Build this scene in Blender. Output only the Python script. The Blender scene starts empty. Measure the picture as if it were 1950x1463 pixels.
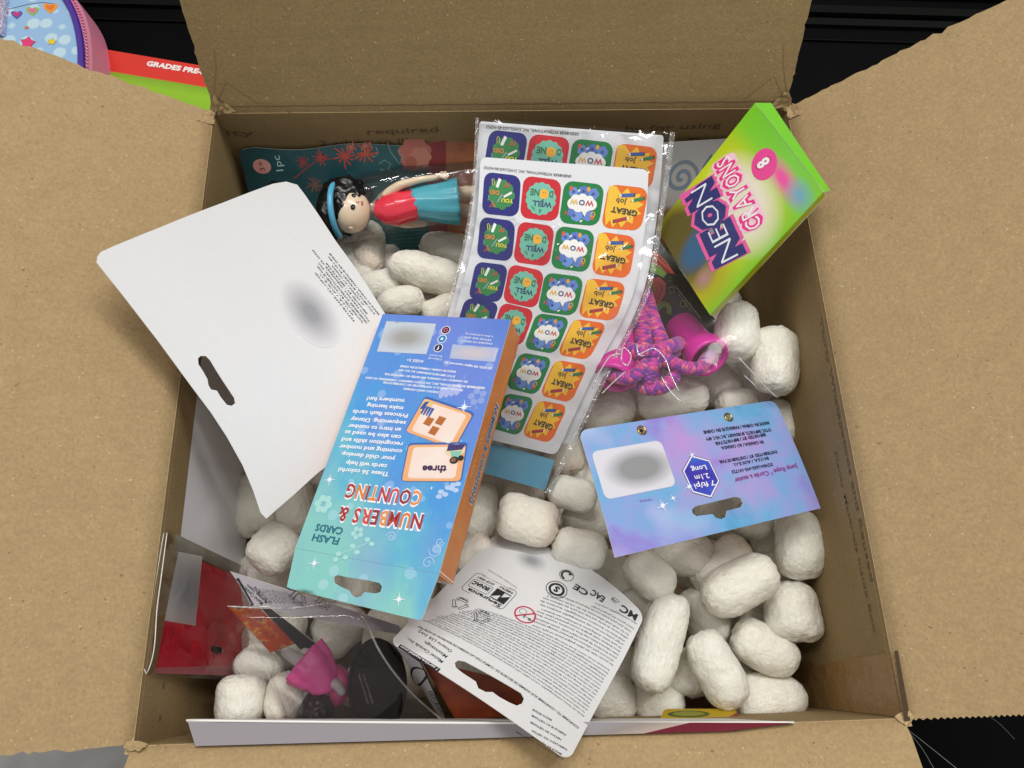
import bpy, math, random
import numpy as np
from mathutils import Vector, Matrix, noise
from mathutils.geometry import delaunay_2d_cdt
SC = bpy.context.scene
COL = SC.collection
rad = math.radians
# ------------------------------------------------------------------ camera
F_PX = 1465.0                       # focal length in photo pixels (photo 1950 px wide)
CAM = np.array([-0.01573298, -0.1677255, 0.43550156])
ROT = (0.35634409, -0.02320377, -0.03083361)
cam_data = bpy.data.cameras.new("camera")
cam = bpy.data.objects.new("camera", cam_data)
COL.objects.link(cam)
cam.location = CAM
cam.rotation_euler = ROT
cam_data.sensor_width = 36.0
cam_data.lens = 36.0 * F_PX / 1950.0
cam_data.clip_start = 0.01
cam_data.clip_end = 50
SC.camera = cam
# ------------------------------------------------------------------ world and lamps (indoor ceiling fixtures)
world = bpy.data.worlds.new("World")
SC.world = world
world.use_nodes = True
world.node_tree.nodes["Background"].inputs[0].default_value = (0.97, 0.985, 1.0, 1)
world.node_tree.nodes["Background"].inputs[1].default_value = 0.40
SC.view_settings.view_transform = 'Standard'
SC.view_settings.look = 'None'
SC.view_settings.exposure = 0.0
SC.view_settings.gamma = 1.0
def lamp(name, loc, tgt, sx, sy, power, col=(1, 0.985, 0.95)):
    d = bpy.data.lights.new(name, 'AREA')
    d.shape = 'RECTANGLE'; d.size = sx; d.size_y = sy; d.energy = power; d.color = col
    o = bpy.data.objects.new(name, d); COL.objects.link(o)
    o.location = loc
    o.rotation_euler = (Vector(tgt) - Vector(loc)).to_track_quat('-Z', 'Y').to_euler()
lamp("ceiling_light", (0.25, 1.05, 2.25), (0, 0, 0), 1.3, 0.16, 27.5)
lamp("ceiling_light", (0.9, 0.55, 2.3), (0, 0, 0), 0.16, 1.2, 15.5)
lamp("ceiling_light", (-1.0, 0.35, 2.3), (0, 0, 0), 0.16, 1.2, 11.5)
# ------------------------------------------------------------------ geometry of the view: a pixel of the photo at a given height is a point
def _rot(rx, ry, rz):
    cx, sx = math.cos(rx), math.sin(rx); cy, sy = math.cos(ry), math.sin(ry); cz, sz = math.cos(rz), math.sin(rz)
    return np.array([[cz, -sz, 0], [sz, cz, 0], [0, 0, 1]]) @ np.array([[cy, 0, sy], [0, 1, 0], [-sy, 0, cy]]) @ np.array([[1, 0, 0], [0, cx, -sx], [0, sx, cx]])
CM = _rot(*ROT)
def P(x, y, z):
    """point at height z (rim of the carton = 0) seen at photo pixel x, y"""
    r = CM @ np.array([(x - 975) / F_PX, -(y - 731.5) / F_PX, -1.0])
    return CAM + r * ((z - CAM[2]) / r[2])
def proj(p):
    q = (np.asarray(p) - CAM) @ CM
    return np.stack([975 + F_PX * q[..., 0] / -q[..., 2], 731.5 - F_PX * q[..., 1] / -q[..., 2]], -1)
def unit(v):
    v = np.asarray(v, float); return v / np.linalg.norm(v)
# ------------------------------------------------------------------ materials
def lin(h, k=1.0):
    if isinstance(h, (tuple, list)): return tuple(h[:3]) + (1,)
    h = h.lstrip('#')
    c = [int(h[i:i + 2], 16) / 255 for i in (0, 2, 4)]
    return tuple(min(1.0, k * (x / 12.92 if x <= .04045 else ((x + .055) / 1.055) ** 2.4)) for x in c) + (1,)
class NT:
    def __init__(s, name):
        s.m = bpy.data.materials.new(name); s.m.use_nodes = True
        s.t = s.m.node_tree; s.b = s.t.nodes['Principled BSDF']; s.o = s.t.nodes['Material Output']
    def n(s, typ, **kw):
        nd = s.t.nodes.new(typ)
        for k, v in kw.items():
            if k.startswith('i_'):
                key = k[2:]; key = int(key) if key.isdigit() else key.replace('_', ' ')
                s.set(nd.inputs[key], v)
            else: setattr(nd, k, v)
        return nd
    def set(s, inp, v):
        if hasattr(v, 'links') or isinstance(v, bpy.types.NodeSocket): s.t.links.new(v, inp)
        else: inp.default_value = v
    def ramp(s, fac, stops, interp='LINEAR'):
        r = s.t.nodes.new('ShaderNodeValToRGB'); r.color_ramp.interpolation = interp
        e = r.color_ramp.elements
        while len(e) < len(stops): e.new(0.5)
        for el, (p, c) in zip(e, stops):
            el.position = p; el.color = lin(c) if isinstance(c, str) else (tuple(c) if len(c) == 4 else tuple(c) + (1,))
        s.set(r.inputs[0], fac); return r.outputs[0]
    def mix(s, fac, a, b, mode='MIX'):
        m = s.t.nodes.new('ShaderNodeMix'); m.data_type = 'RGBA'; m.blend_type = mode
        s.set(m.inputs[0], fac); s.set(m.inputs[6], lin(a) if isinstance(a, str) else a); s.set(m.inputs[7], lin(b) if isinstance(b, str) else b)
        return m.outputs[2]
    def math(s, op, a, b=0.0, c=0.0):
        m = s.t.nodes.new('ShaderNodeMath'); m.operation = op
        s.set(m.inputs[0], a); s.set(m.inputs[1], b); s.set(m.inputs[2], c); return m.outputs[0]
    def coord(s, kind='Object', scale=(1, 1, 1), rot=(0, 0, 0), loc=(0, 0, 0)):
        tc = s.t.nodes.new('ShaderNodeTexCoord'); mp = s.t.nodes.new('ShaderNodeMapping')
        s.t.links.new(tc.outputs[kind], mp.inputs[0])
        mp.inputs['Scale'].default_value = scale; mp.inputs['Rotation'].default_value = rot; mp.inputs['Location'].default_value = loc
        return mp.outputs[0]
    def noise(s, co, scale, detail=3, rough=.5, dist=0):
        n = s.t.nodes.new('ShaderNodeTexNoise'); s.set(n.inputs['Vector'], co)
        n.inputs['Scale'].default_value = scale; n.inputs['Detail'].default_value = detail
        n.inputs['Roughness'].default_value = rough; n.inputs['Distortion'].default_value = dist
        return n.outputs[0]
    def bump(s, h, strength=.3, dist=.001):
        b = s.t.nodes.new('ShaderNodeBump'); b.inputs['Strength'].default_value = strength; b.inputs['Distance'].default_value = dist
        s.set(b.inputs['Height'], h); s.t.links.new(b.outputs[0], s.b.inputs['Normal']); return b.outputs[0]
    def base(s, c): s.set(s.b.inputs['Base Color'], lin(c) if isinstance(c, str) else c)
    def p(s, **kw):
        for k, v in kw.items(): s.set(s.b.inputs[k.replace('_', ' ')], v)
        return s.m
_ink = {}
def ink(c, rough=.42, k=1.0):
    key = (c, rough, k)
    if key not in _ink:
        t = NT("ink_" + c.strip('#')); col = lin(c, k)
        co = t.coord('Object'); n = t.noise(co, 700, 2)
        t.base(t.mix(t.ramp(n, [(.3, (0, 0, 0)), (.8, (1, 1, 1))]), col, tuple(x * .9 + .02 for x in col[:3]) + (1,)))
        t.p(Roughness=rough); _ink[key] = t.m
    return _ink[key]
def kraft(name, c='#ad936b', dark=False, flute='x'):
    t = NT(name); co = t.coord('Object')
    a = t.noise(co, 500, 4, .62); b = t.noise(co, 60, 3, .6)
    fib = t.noise(t.coord('Object', scale=(1500, 350, 900) if flute == 'x' else (350, 1500, 900)), 1.0, 3, .6)
    L = lin(c)
    d = tuple(x * .83 for x in L[:3]) + (1,); h = tuple(min(1, x * 1.13) for x in L[:3]) + (1,)
    col = t.mix(t.ramp(a, [(.3, (0, 0, 0)), (.7, (1, 1, 1))]), d, h)
    col = t.mix(t.math('MULTIPLY', t.ramp(fib, [(.35, (0, 0, 0)), (.75, (1, 1, 1))]), .35), col, tuple(min(1, x * 1.35) for x in L[:3]) + (1,))
    col = t.mix(t.math('MULTIPLY', t.ramp(b, [(.3, (0, 0, 0)), (.75, (1, 1, 1))]), .22), col, tuple(x * .62 for x in L[:3]) + (1,))
    sp = t.noise(co, 330, 1, .4)
    col = t.mix(t.ramp(sp, [(.75, (0, 0, 0)), (.80, (.6, .6, .6))]), col, lin('#6d5535'))
    sp2 = t.noise(t.coord('Object', loc=(3.3, 1.7, .4)), 560, 1, .4)
    col = t.mix(t.ramp(sp2, [(.72, (0, 0, 0)), (.8, (.7, .7, .7))]), col, lin('#dcc79c'))
    st = t.noise(t.coord('Object', scale=(5, 260, 260) if flute == 'x' else (260, 5, 260) if flute == 'y' else (5, 260, 5)), 1.0, 2, .5)
    col = t.mix(t.math('MULTIPLY', t.ramp(st, [(.35, (0, 0, 0)), (.7, (1, 1, 1))]), .13), col, tuple(x * .55 for x in L[:3]) + (1,))
    t.base(col)
    fl = t.n('ShaderNodeTexWave', wave_type='BANDS', bands_direction='X' if flute == 'x' else 'Y')
    t.set(fl.inputs['Vector'], co); fl.inputs['Scale'].default_value = 22; fl.inputs['Distortion'].default_value = 1.5
    t.bump(t.math('ADD', t.math('MULTIPLY', a, .7), t.math('MULTIPLY', fl.outputs[1], .25)), .35, .0008)
    return t.p(Roughness=.78, Specular_IOR_Level=.25)
def film(name, tint=(1, 1, 1), haze=.0, rough=.05, wr=.6, wscale=28, dist=.006, refl=1.35, hazecol='#c9b8bd'):
    t = NT(name); co = t.coord('Object')
    tr = t.n('ShaderNodeBsdfTransparent'); tr.inputs[0].default_value = tuple(tint) + (1,)
    gl = t.n('ShaderNodeBsdfGlossy'); gl.inputs['Roughness'].default_value = rough; gl.inputs[0].default_value = (1, 1, 1, 1)
    n1 = t.noise(co, wscale, 3, .55, 1.2)
    rid = t.math('ABSOLUTE', t.math('SUBTRACT', n1, .5))
    bp = t.n('ShaderNodeBump'); bp.inputs['Strength'].default_value = wr; bp.inputs['Distance'].default_value = dist
    t.set(bp.inputs['Height'], rid); t.t.links.new(bp.outputs[0], gl.inputs['Normal'])
    fr = t.n('ShaderNodeFresnel'); fr.inputs[0].default_value = 1.5; t.t.links.new(bp.outputs[0], fr.inputs['Normal'])
    df = t.n('ShaderNodeBsdfDiffuse'); df.inputs[0].default_value = lin(hazecol)
    m0 = t.n('ShaderNodeMixShader'); m0.inputs[0].default_value = haze
    t.t.links.new(tr.outputs[0], m0.inputs[1]); t.t.links.new(df.outputs[0], m0.inputs[2])
    m1 = t.n('ShaderNodeMixShader'); t.set(m1.inputs[0], t.math('MULTIPLY', fr.outputs[0], refl))
    t.t.links.new(m0.outputs[0], m1.inputs[1]); t.t.links.new(gl.outputs[0], m1.inputs[2])
    t.t.links.new(m1.outputs[0], t.o.inputs[0])
    t.t.nodes.remove(t.b)
    return t.m
def plain(name, c, rough=.5, bscale=500, bstr=.08, var=.12, **kw):
    t = NT(name); co = t.coord('Object'); n = t.noise(co, bscale, 3); L = lin(c)
    t.base(t.mix(n, tuple(x * (1 - var) for x in L[:3]) + (1,), tuple(min(1, x * (1 + var)) for x in L[:3]) + (1,)))
    t.bump(n, bstr, .0006); return t.p(Roughness=rough, **kw)
# ------------------------------------------------------------------ object helpers
def mesh_obj(name, verts, faces, mats, parent=None, midx=None, uvs=None, smooth=False):
    me = bpy.data.meshes.new(name)
    me.from_pydata([tuple(map(float, v)) for v in verts], [], [tuple(map(int, f)) for f in faces])
    for m in (mats if isinstance(mats, (list, tuple)) else [mats]): me.materials.append(m)
    if midx is not None: me.polygons.foreach_set('material_index', np.asarray(midx, dtype=np.int32))
    if uvs is not None:
        l = me.uv_layers.new(name='UVMap'); vi = np.empty(len(me.loops), dtype=np.int32); me.loops.foreach_get('vertex_index', vi)
        l.data.foreach_set('uv', np.asarray(uvs, dtype=np.float32)[vi].ravel())
    if smooth: me.polygons.foreach_set('use_smooth', [True] * len(me.polygons))
    me.update()
    o = bpy.data.objects.new(name, me); COL.objects.link(o)
    if parent is not None: put(o, parent)
    return o
def put(o, parent):
    o.parent = parent
    bpy_world(parent)
    o.matrix_parent_inverse = WM[parent.name].inverted()
WM = {}
def bpy_world(o):
    if o.name in WM: return WM[o.name]
    m = Matrix.LocRotScale(o.location, o.rotation_euler, o.scale)
    if o.parent is not None: m = bpy_world(o.parent) @ o.matrix_parent_inverse @ m
    WM[o.name] = m; return m
def thing(name, label, cat, loc, group=None):
    o = bpy.data.objects.new(name, None); COL.objects.link(o); o.empty_display_size = .01
    o.location = tuple(map(float, loc)); return tag(o, label, cat, group)
def tag(o, label, cat, group=None):
    o['label'] = label; o['category'] = cat
    if group: o['group'] = group
    return o
# ------------------------------------------------------------------ surfaces: two rails (reading-left, reading-right) joined by straight rulings
def herm(k, p, t):
    t = np.clip(t, k[0] - .5, k[-1] + .5)
    n = len(k)
    if n == 2: w = (t - k[0]) / (k[1] - k[0]); return p[0] + (p[1] - p[0]) * w[:, None]
    m = np.zeros_like(p)
    d = (p[1:] - p[:-1]) / (k[1:] - k[:-1])[:, None]
    m[1:-1] = (d[1:] * (k[1:-1] - k[:-2])[:, None] + d[:-1] * (k[2:] - k[1:-1])[:, None]) / (k[2:] - k[:-2])[:, None]
    m[0] = 1.5 * d[0] - .5 * m[1]; m[-1] = 1.5 * d[-1] - .5 * m[-2]
    i = np.clip(np.searchsorted(k, t) - 1, 0, n - 2)
    h = (k[i + 1] - k[i]); s = ((t - k[i]) / h)[:, None]; h = h[:, None]
    lo = s < 0; hi = s > 1; sc = np.clip(s, 0, 1)
    v = (2 * sc**3 - 3 * sc**2 + 1) * p[i] + (sc**3 - 2 * sc**2 + sc) * h * m[i] + (-2 * sc**3 + 3 * sc**2) * p[i + 1] + (sc**3 - sc**2) * h * m[i + 1]
    return v + np.where(lo, s, 0) * h * m[i] + np.where(hi, s - 1, 0) * h * m[i + 1]
class Surf:
    def __init__(s, L, R, bulge=0.0, bulge_u=0.0, lift=0.0):
        s.L = np.array(L, float); s.R = np.array(R, float)
        mid = (s.L + s.R) / 2 if len(s.L) == len(s.R) else s.L
        seg = np.linalg.norm(mid[1:] - mid[:-1], axis=1); s.h = seg.sum()
        s.k = np.concatenate([[0], np.cumsum(seg)]) / s.h
        s.w = np.linalg.norm(s.R - s.L, axis=1).mean(); s.bulge = bulge; s.bulge_u = bulge_u; s.lift = lift
    @classmethod
    def quad(c, q, **kw):      # q = BL, BR, TR, TL in reading order, each (px, py, z) or a 3-D point
        q = [P(*a) if isinstance(a, tuple) else a for a in q]
        return c([q[0], q[3]], [q[1], q[2]], **kw)
    @classmethod
    def rails(c, L, R, z, **kw):
        return c([P(x, y, a) for (x, y), a in zip(L, z)], [P(x, y, b if not isinstance(b, tuple) else b[1]) for (x, y), b in zip(R, z)], **kw)
    def raw(s, u, v):
        l = herm(s.k, s.L, v); r = herm(s.k, s.R, v); return l + (r - l) * u[:, None]
    def at(s, a, b, off=0.0):
        a = np.atleast_1d(np.asarray(a, float)); b = np.atleast_1d(np.asarray(b, float))
        u = a / s.w; v = b / s.h; e = 1e-3
        p = s.raw(u, v); du = s.raw(u + e, v) - p; dv = s.raw(u, v + e) - s.raw(u, v - e)
        n = np.cross(du, dv); n /= np.linalg.norm(n, axis=1)[:, None]
        uc = np.clip(u, 0, 1); vc = np.clip(v, 0, 1)
        o = off + s.lift + s.bulge * 4 * vc * (1 - vc) + s.bulge_u * 4 * uc * (1 - uc)
        return p + n * (o[:, None] if np.ndim(o) else o)
    def frame(s, q, d):
        """unit vectors along d and across it, measured on the real surface, and the real length of d"""
        e = 1e-4; p = s.at(q[0], q[1])[0]
        J = np.stack([(s.at(q[0] + e, q[1])[0] - p) / e, (s.at(q[0], q[1] + e)[0] - p) / e], 1); G = J.T @ J
        d = np.asarray(d, float); L = math.sqrt(d @ G @ d); g = G @ d; n = np.array([-g[1], g[0]]); n /= math.sqrt(n @ G @ n)
        return d / L, n, L
    def T(s, q, sx, sy=None, toward=(1, 0)):
        """map from shape coordinates to the surface round local point q, x pointing along toward"""
        d, n, L = s.frame(q, toward); sy = sx if sy is None else sy; q = np.array(q)
        return lambda x, y: tuple(q + d * (x * sx) + n * (y * sy))
    def normal(s, a, b):
        p = s.at(a, b)[0]; q = s.at(a, b, .01)[0]; return unit(q - p)
    def ab(s, px):
        """local position of a photo pixel"""
        px = np.asarray(px, float); x = np.array([s.w / 2, s.h / 2])
        for _ in range(14):
            f0 = proj(s.at(x[0], x[1])[0]); e = 1e-4
            J = np.stack([(proj(s.at(x[0] + e, x[1])[0]) - f0) / e, (proj(s.at(x[0], x[1] + e)[0]) - f0) / e], 1)
            x = x + np.clip(np.linalg.solve(J, px - f0), -.05, .05)
        return x
def in_poly(pts, poly):
    x, y = pts[:, 0], pts[:, 1]; ins = np.zeros(len(pts), bool); n = len(poly)
    for i in range(n):
        x1, y1 = poly[i]; x2, y2 = poly[(i + 1) % n]
        c = ((y1 > y) != (y2 > y))
        with np.errstate(divide='ignore', invalid='ignore'):
            ins ^= c & (x < (x2 - x1) * (y - y1) / (y2 - y1 + 1e-30) + x1)
    return ins
def resample(poly, step):
    out = []
    n = len(poly)
    for i in range(n):
        a = np.array(poly[i]); b = np.array(poly[(i + 1) % n]); k = max(1, int(np.linalg.norm(b - a) / step))
        out += [tuple(a + (b - a) * j / k) for j in range(k)]
    return out
def fill(outline, holes=(), step=.005):
    """triangulate a 2-D outline with holes, with interior points every step"""
    loops = [resample(outline, step)] + [resample(h, step) for h in holes]
    V = []; E = []
    for lp in loops:
        s = len(V); V += lp; E += [(s + i, s + (i + 1) % len(lp)) for i in range(len(lp))]
    A = np.array(loops[0]); lo, hi = A.min(0), A.max(0)
    if max(hi - lo) > step * 1.3:
        gx, gy = np.meshgrid(np.arange(lo[0] + step * .5, hi[0], step), np.arange(lo[1] + step * .5, hi[1], step))
        G = np.stack([gx.ravel(), gy.ravel()], 1); ok = in_poly(G, loops[0])
        for h in loops[1:]: ok &= ~in_poly(G, h)
        V += [tuple(g) for g in G[ok]]
    r = delaunay_2d_cdt([Vector(v) for v in V], E, [], 0, 1e-7)
    vs = np.array([tuple(v) for v in r[0]]); fs = np.array([f for f in r[2]], int)
    c = vs[fs].mean(1); ok = in_poly(c, loops[0])
    for h in loops[1:]: ok &= ~in_poly(c, h)
    fs = fs[ok]
    t = vs[fs]; ar = (t[:, 1, 0] - t[:, 0, 0]) * (t[:, 2, 1] - t[:, 0, 1]) - (t[:, 1, 1] - t[:, 0, 1]) * (t[:, 2, 0] - t[:, 0, 0])
    fs[ar < 0] = fs[ar < 0][:, ::-1]
    return vs, fs
def rrect(w, h, r, x0=0, y0=0, n=5, skip=()):
    """rounded rectangle outline; skip = corner indices (0 BL 1 BR 2 TR 3 TL) left square"""
    pts = []
    for i, (cx, cy, a0) in enumerate([(x0 + r, y0 + r, 180), (x0 + w - r, y0 + r, 270), (x0 + w - r, y0 + h - r, 0), (x0 + r, y0 + h - r, 90)]):
        if i in skip:
            pts.append([(x0, y0), (x0 + w, y0), (x0 + w, y0 + h), (x0, y0 + h)][i]); continue
        for k in range(n + 1):
            a = rad(a0 + 90 * k / n); pts.append((cx + r * math.cos(a), cy + r * math.sin(a)))
    return pts
def ell(cx, cy, rx, ry=None, n=20, a0=0, a1=360):
    ry = ry or rx
    return [(cx + rx * math.cos(rad(a0 + (a1 - a0) * k / n)), cy + ry * math.sin(rad(a0 + (a1 - a0) * k / n))) for k in range(n if a1 - a0 == 360 else n + 1)]
def hang_hole(cx, cy, w, h, flip=1, ang=0):
    """sombrero hanger slot"""
    p = []
    r = h / 2
    p += [(-w / 2 + r + r * math.cos(rad(a)), r * math.sin(rad(a))) for a in (90, 120, 150, 180, 210, 240, 270)]
    p += [(w / 2 - r + r * math.cos(rad(a)), r * math.sin(rad(a))) for a in (-90, -60, -30, 0, 30, 60, 90)]
    b = w * .16
    p += [(b, r)] + [(b * math.cos(rad(a)) * .9, r + b * .75 * math.sin(rad(a))) for a in (20, 50, 90, 130, 160)] + [(-b, r)]
    if flip < 0: p = [(x, -y) for x, y in p][::-1]
    ca, sa = math.cos(rad(ang)), math.sin(rad(ang))
    return [(cx + x * ca - y * sa, cy + x * sa + y * ca) for x, y in p]
def sheet(name, S, outline, mats, parent=None, holes=(), thick=.0004, step=.006, off=0.0, smooth=True):
    """solid sheet: mats = front, back, edge"""
    vs, fs = fill(outline, holes, step)
    n = len(vs)
    top = S.at(vs[:, 0], vs[:, 1], off); uv = np.stack([vs[:, 0] / S.w, vs[:, 1] / S.h], 1)
    if thick <= 0:
        return mesh_obj(name, top, fs, mats, parent, uvs=uv, smooth=smooth)
    bot = S.at(vs[:, 0], vs[:, 1], off - thick)
    cnt = {}
    for f in fs:
        for i in range(3):
            e = (f[i], f[(i + 1) % 3]); cnt[e] = cnt.get(e, 0) + 1
    bd = [e for e in cnt if (e[1], e[0]) not in cnt]
    V = list(top) + list(bot); F = [tuple(f) for f in fs] + [tuple(n + f[::-1]) for f in fs]; M = [0] * len(fs) + [1] * len(fs); UV = list(uv) + list(uv)
    for a, b in bd:                                     # side wall with vertices of its own: crisp edge
        k = len(V); V += [top[b], top[a], bot[a], bot[b]]; UV += [uv[b], uv[a], uv[a], uv[b]]; F.append((k, k + 1, k + 2, k + 3)); M.append(2)
    if not isinstance(mats, (list, tuple)): mats = [mats] * 3
    return mesh_obj(name, V, F, list(mats), parent, midx=M, uvs=np.array(UV), smooth=smooth)
# ------------------------------------------------------------------ flat print on a surface
_tx = {}
def glyphs(s, bold=0.0, shear=0.0, res=2):
    key = (s, bold, shear, res)
    if key not in _tx:
        c = bpy.data.curves.new('t', 'FONT'); c.body = s; c.size = 1; c.offset = bold; c.shear = shear; c.resolution_u = res
        o = bpy.data.objects.new('t', c); me = o.to_mesh()
        v = np.empty(len(me.vertices) * 3); me.vertices.foreach_get('co', v); v = v.reshape(-1, 3)[:, :2]
        f = [tuple(p.vertices) for p in me.polygons]
        o.to_mesh_clear(); bpy.data.objects.remove(o); bpy.data.curves.remove(c)
        _tx[key] = (v, f)
    return _tx[key]
LAYER = .00009
class Ink:
    def __init__(s, S, base=0.00005): s.S = S; s.V = []; s.F = []; s.M = []; s.m = []; s.n = 0; s.base = base
    def _add(s, ab, faces, mat, layer):
        if isinstance(mat, str): mat = ink(mat)
        if mat not in s.m: s.m.append(mat)
        i = s.m.index(mat); s.c = getattr(s, 'c', 0) + 1; p = s.S.at(ab[:, 0], ab[:, 1], s.base + LAYER * layer + s.c * 1e-6)
        s.V += list(p); s.F += [tuple(x + s.n for x in f) for f in faces]; s.M += [i] * len(faces); s.n += len(ab)
        s.uv = None
    def shape(s, pts, mat, layer=1, holes=(), step=.004, T=None):
        if T is not None:
            pts = [T(*p) for p in pts]; holes = [[T(*p) for p in h] for h in holes]
        A = np.array(pts); ar = np.sum(A[:, 0] * np.roll(A[:, 1], -1) - np.roll(A[:, 0], -1) * A[:, 1])
        vs, fs = fill(pts, holes, step); s._add(vs, [tuple(f) for f in fs], mat, layer)
    def px(s, pts, mat, layer=1, step=.004):
        s.shape([tuple(s.S.ab(p)) for p in pts], mat, layer, step=step)
    def line(s, pts, w, mat, layer=1, T=None):
        if T is not None: pts = [T(*p) for p in pts]
        p = np.array(pts, float); d = np.gradient(p, axis=0); d /= np.linalg.norm(d, axis=1)[:, None] + 1e-12
        nrm = np.stack([-d[:, 1], d[:, 0]], 1) * w / 2; A = p + nrm; B = p - nrm; n = len(p)
        s._add(np.concatenate([A, B]), [(i, n + i, n + i + 1, i + 1) for i in range(n - 1)], mat, layer)
    def text(s, body, p0, p1, mat, h=None, bold=0.0, shear=0.0, layer=2, local=False, res=2, fit=True):
        """text along the baseline p0 -> p1 (photo pixels, or local metres), h = cap height in metres"""
        a = np.array(p0 if local else s.S.ab(p0)); b = np.array(p1 if local else s.S.ab(p1))
        d, nn, L = s.S.frame(a, b - a)
        v, f = glyphs(body, bold, shear, res)
        if len(v) == 0: return
        x0, x1 = v[:, 0].min(), v[:, 0].max(); sx = L / (x1 - x0)
        sy = (h / .7) if h else sx
        if not fit: sx = sy
        q = a + (v[:, :1] - x0) * sx * d + v[:, 1:] * sy * nn
        s._add(q, f, mat, layer)
    def build(s, name, parent):
        if s.V:
            o = mesh_obj(name, s.V, s.F, s.m, parent, midx=s.M)
            return o
def star(cx, cy, r, r2, n=5, a0=90):
    return [(cx + (r if k % 2 == 0 else r2) * math.cos(rad(a0 + 180 * k / n)), cy + (r if k % 2 == 0 else r2) * math.sin(rad(a0 + 180 * k / n))) for k in range(2 * n)]
def scallop(cx, cy, r, n=12, amp=.1, m=5):
    return [(cx + (r * (1 - amp) + r * amp * abs(math.sin(n * math.pi * k / (n * m)))) * math.cos(2 * math.pi * k / (n * m)),
             cy + (r * (1 - amp) + r * amp * abs(math.sin(n * math.pi * k / (n * m)))) * math.sin(2 * math.pi * k / (n * m))) for k in range(n * m)]
def T_at(cx, cy, sx, sy=None, ang=0):
    sy = sx if sy is None else sy
    ca, sa = math.cos(rad(ang)), math.sin(rad(ang))
    return lambda x, y: (cx + (x * sx) * ca - (y * sy) * sa, cy + (x * sx) * sa + (y * sy) * ca)
# ------------------------------------------------------------------ solids
def tube_mesh(pts, r, n=12, closed_ends=True):
    """tube along pts with radii; returns verts, faces, uvs (u round, v metres along)"""
    p = np.array(pts, float); m = len(p); r = np.full(m, r) if np.ndim(r) == 0 else np.array(r, float)
    d = np.gradient(p, axis=0); d /= np.linalg.norm(d, axis=1)[:, None]
    up = np.array([0, 0, 1.0]) if abs(d[0][2]) < .9 else np.array([1.0, 0, 0])
    V = []; UV = []; s = 0
    x = unit(np.cross(up, d[0]))
    for i in range(m):
        x = unit(x - d[i] * (x @ d[i])); y = np.cross(d[i], x)
        if i: s += np.linalg.norm(p[i] - p[i - 1])
        for k in range(n + 1):
            a = 2 * math.pi * k / n; V.append(p[i] + r[i] * (math.cos(a) * x + math.sin(a) * y)); UV.append((k / n, s))
    F = [(i * (n + 1) + k, i * (n + 1) + k + 1, (i + 1) * (n + 1) + k + 1, (i + 1) * (n + 1) + k) for i in range(m - 1) for k in range(n)]
    if closed_ends:
        F.append(tuple(range(n - 1, -1, -1))); F.append(tuple((m - 1) * (n + 1) + k for k in range(n)))
    return V, F, UV
def spline(pts, n=8):
    p = np.array(pts, float); k = np.concatenate([[0], np.cumsum(np.linalg.norm(p[1:] - p[:-1], axis=1))]); k /= k[-1]
    return herm(k, p, np.linspace(0, 1, n * (len(p) - 1) + 1))
def tube(name, pts, r, mat, parent, n=12, sm=6):
    q = spline(pts, sm)
    if np.ndim(r): r = np.interp(np.linspace(0, 1, len(q)), np.linspace(0, 1, len(r)), r)
    V, F, UV = tube_mesh(q, r, n); return mesh_obj(name, V, F, mat, parent, uvs=UV, smooth=True)
def box_mesh(a, b):
    (x0, y0, z0), (x1, y1, z1) = a, b
    V = [(x0, y0, z0), (x1, y0, z0), (x1, y1, z0), (x0, y1, z0), (x0, y0, z1), (x1, y0, z1), (x1, y1, z1), (x0, y1, z1)]
    return V, [(3, 2, 1, 0), (4, 5, 6, 7), (0, 1, 5, 4), (1, 2, 6, 5), (2, 3, 7, 6), (3, 0, 4, 7)]
def box(name, a, b, mat, parent=None):
    V, F = box_mesh(a, b); return mesh_obj(name, V, F, mat, parent)
# ================================================================== setting
W2, D2 = 0.2, 0.19807          # half width, half depth of the carton mouth (inside)
TZ = -0.24                     # counter top
black = plain('black_laminate', '#101112', .38, 90, .15, .3)
t = NT('black_counter'); co = t.coord('Object')
t.base(t.mix(t.noise(co, 40, 4), lin('#030304'), lin('#070709'))); t.bump(t.noise(co, 600, 2), .1, .0005); m_counter = t.p(Roughness=.6, Specular_IOR_Level=.06)
o = box('counter', (-1.6, -1.3, TZ - .04), (1.6, 1.3, TZ), m_counter); o['kind'] = 'structure'
o = box('floor', (-4, -4, -1.15), (4, 4, -1.14), plain('floor_grey', '#8b8885', .6)); o['kind'] = 'structure'
# grey board lying on the counter, lower left
g = sheet('grey_board', Surf.quad([(-420, 1900, TZ + .012), (262, 1900, TZ + .012), (262, 1405, TZ + .012), (-420, 1405, TZ + .012)]),
          [(0, 0), (.4, 0), (.4, .25), (0, .25)], plain('grey_board', '#b3b1ae', .55, 60, .1, .2), thick=.009, step=.05)
tag(g, 'pale grey smooth board lying on the counter beside the near flap', 'board')
# black shelving behind the carton
sh = thing('black_shelf', 'black ridged metal shelf behind the open carton', 'shelf', (0.2, .62, TZ))
m_sh = plain('shelf_black', '#0c0c0b', .5, 60, .1, .3, Specular_IOR_Level=.12); m_shd = plain('shelf_dark', '#030303', .7, Specular_IOR_Level=.1)
box('shelf_panel', (-.9, .64, TZ), (1.1, .66, TZ + .12), m_shd, sh)
for i, (py, hh, dz) in enumerate([(-25, .012, .006), (14, .011, .008), (34, .010, .005), (67, .0012, .003), (-60, .014, .009)]):
    y = P(1700, py, TZ + .008)[1]
    V, F = box_mesh((-.9, y - hh / 2, TZ + .0005), (1.1, y + hh / 2, TZ + dz))
    V = [(a, b - .045 * (a - .35), c) for a, b, c in V]
    mesh_obj('rail', V, F, m_sh, sh)
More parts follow.
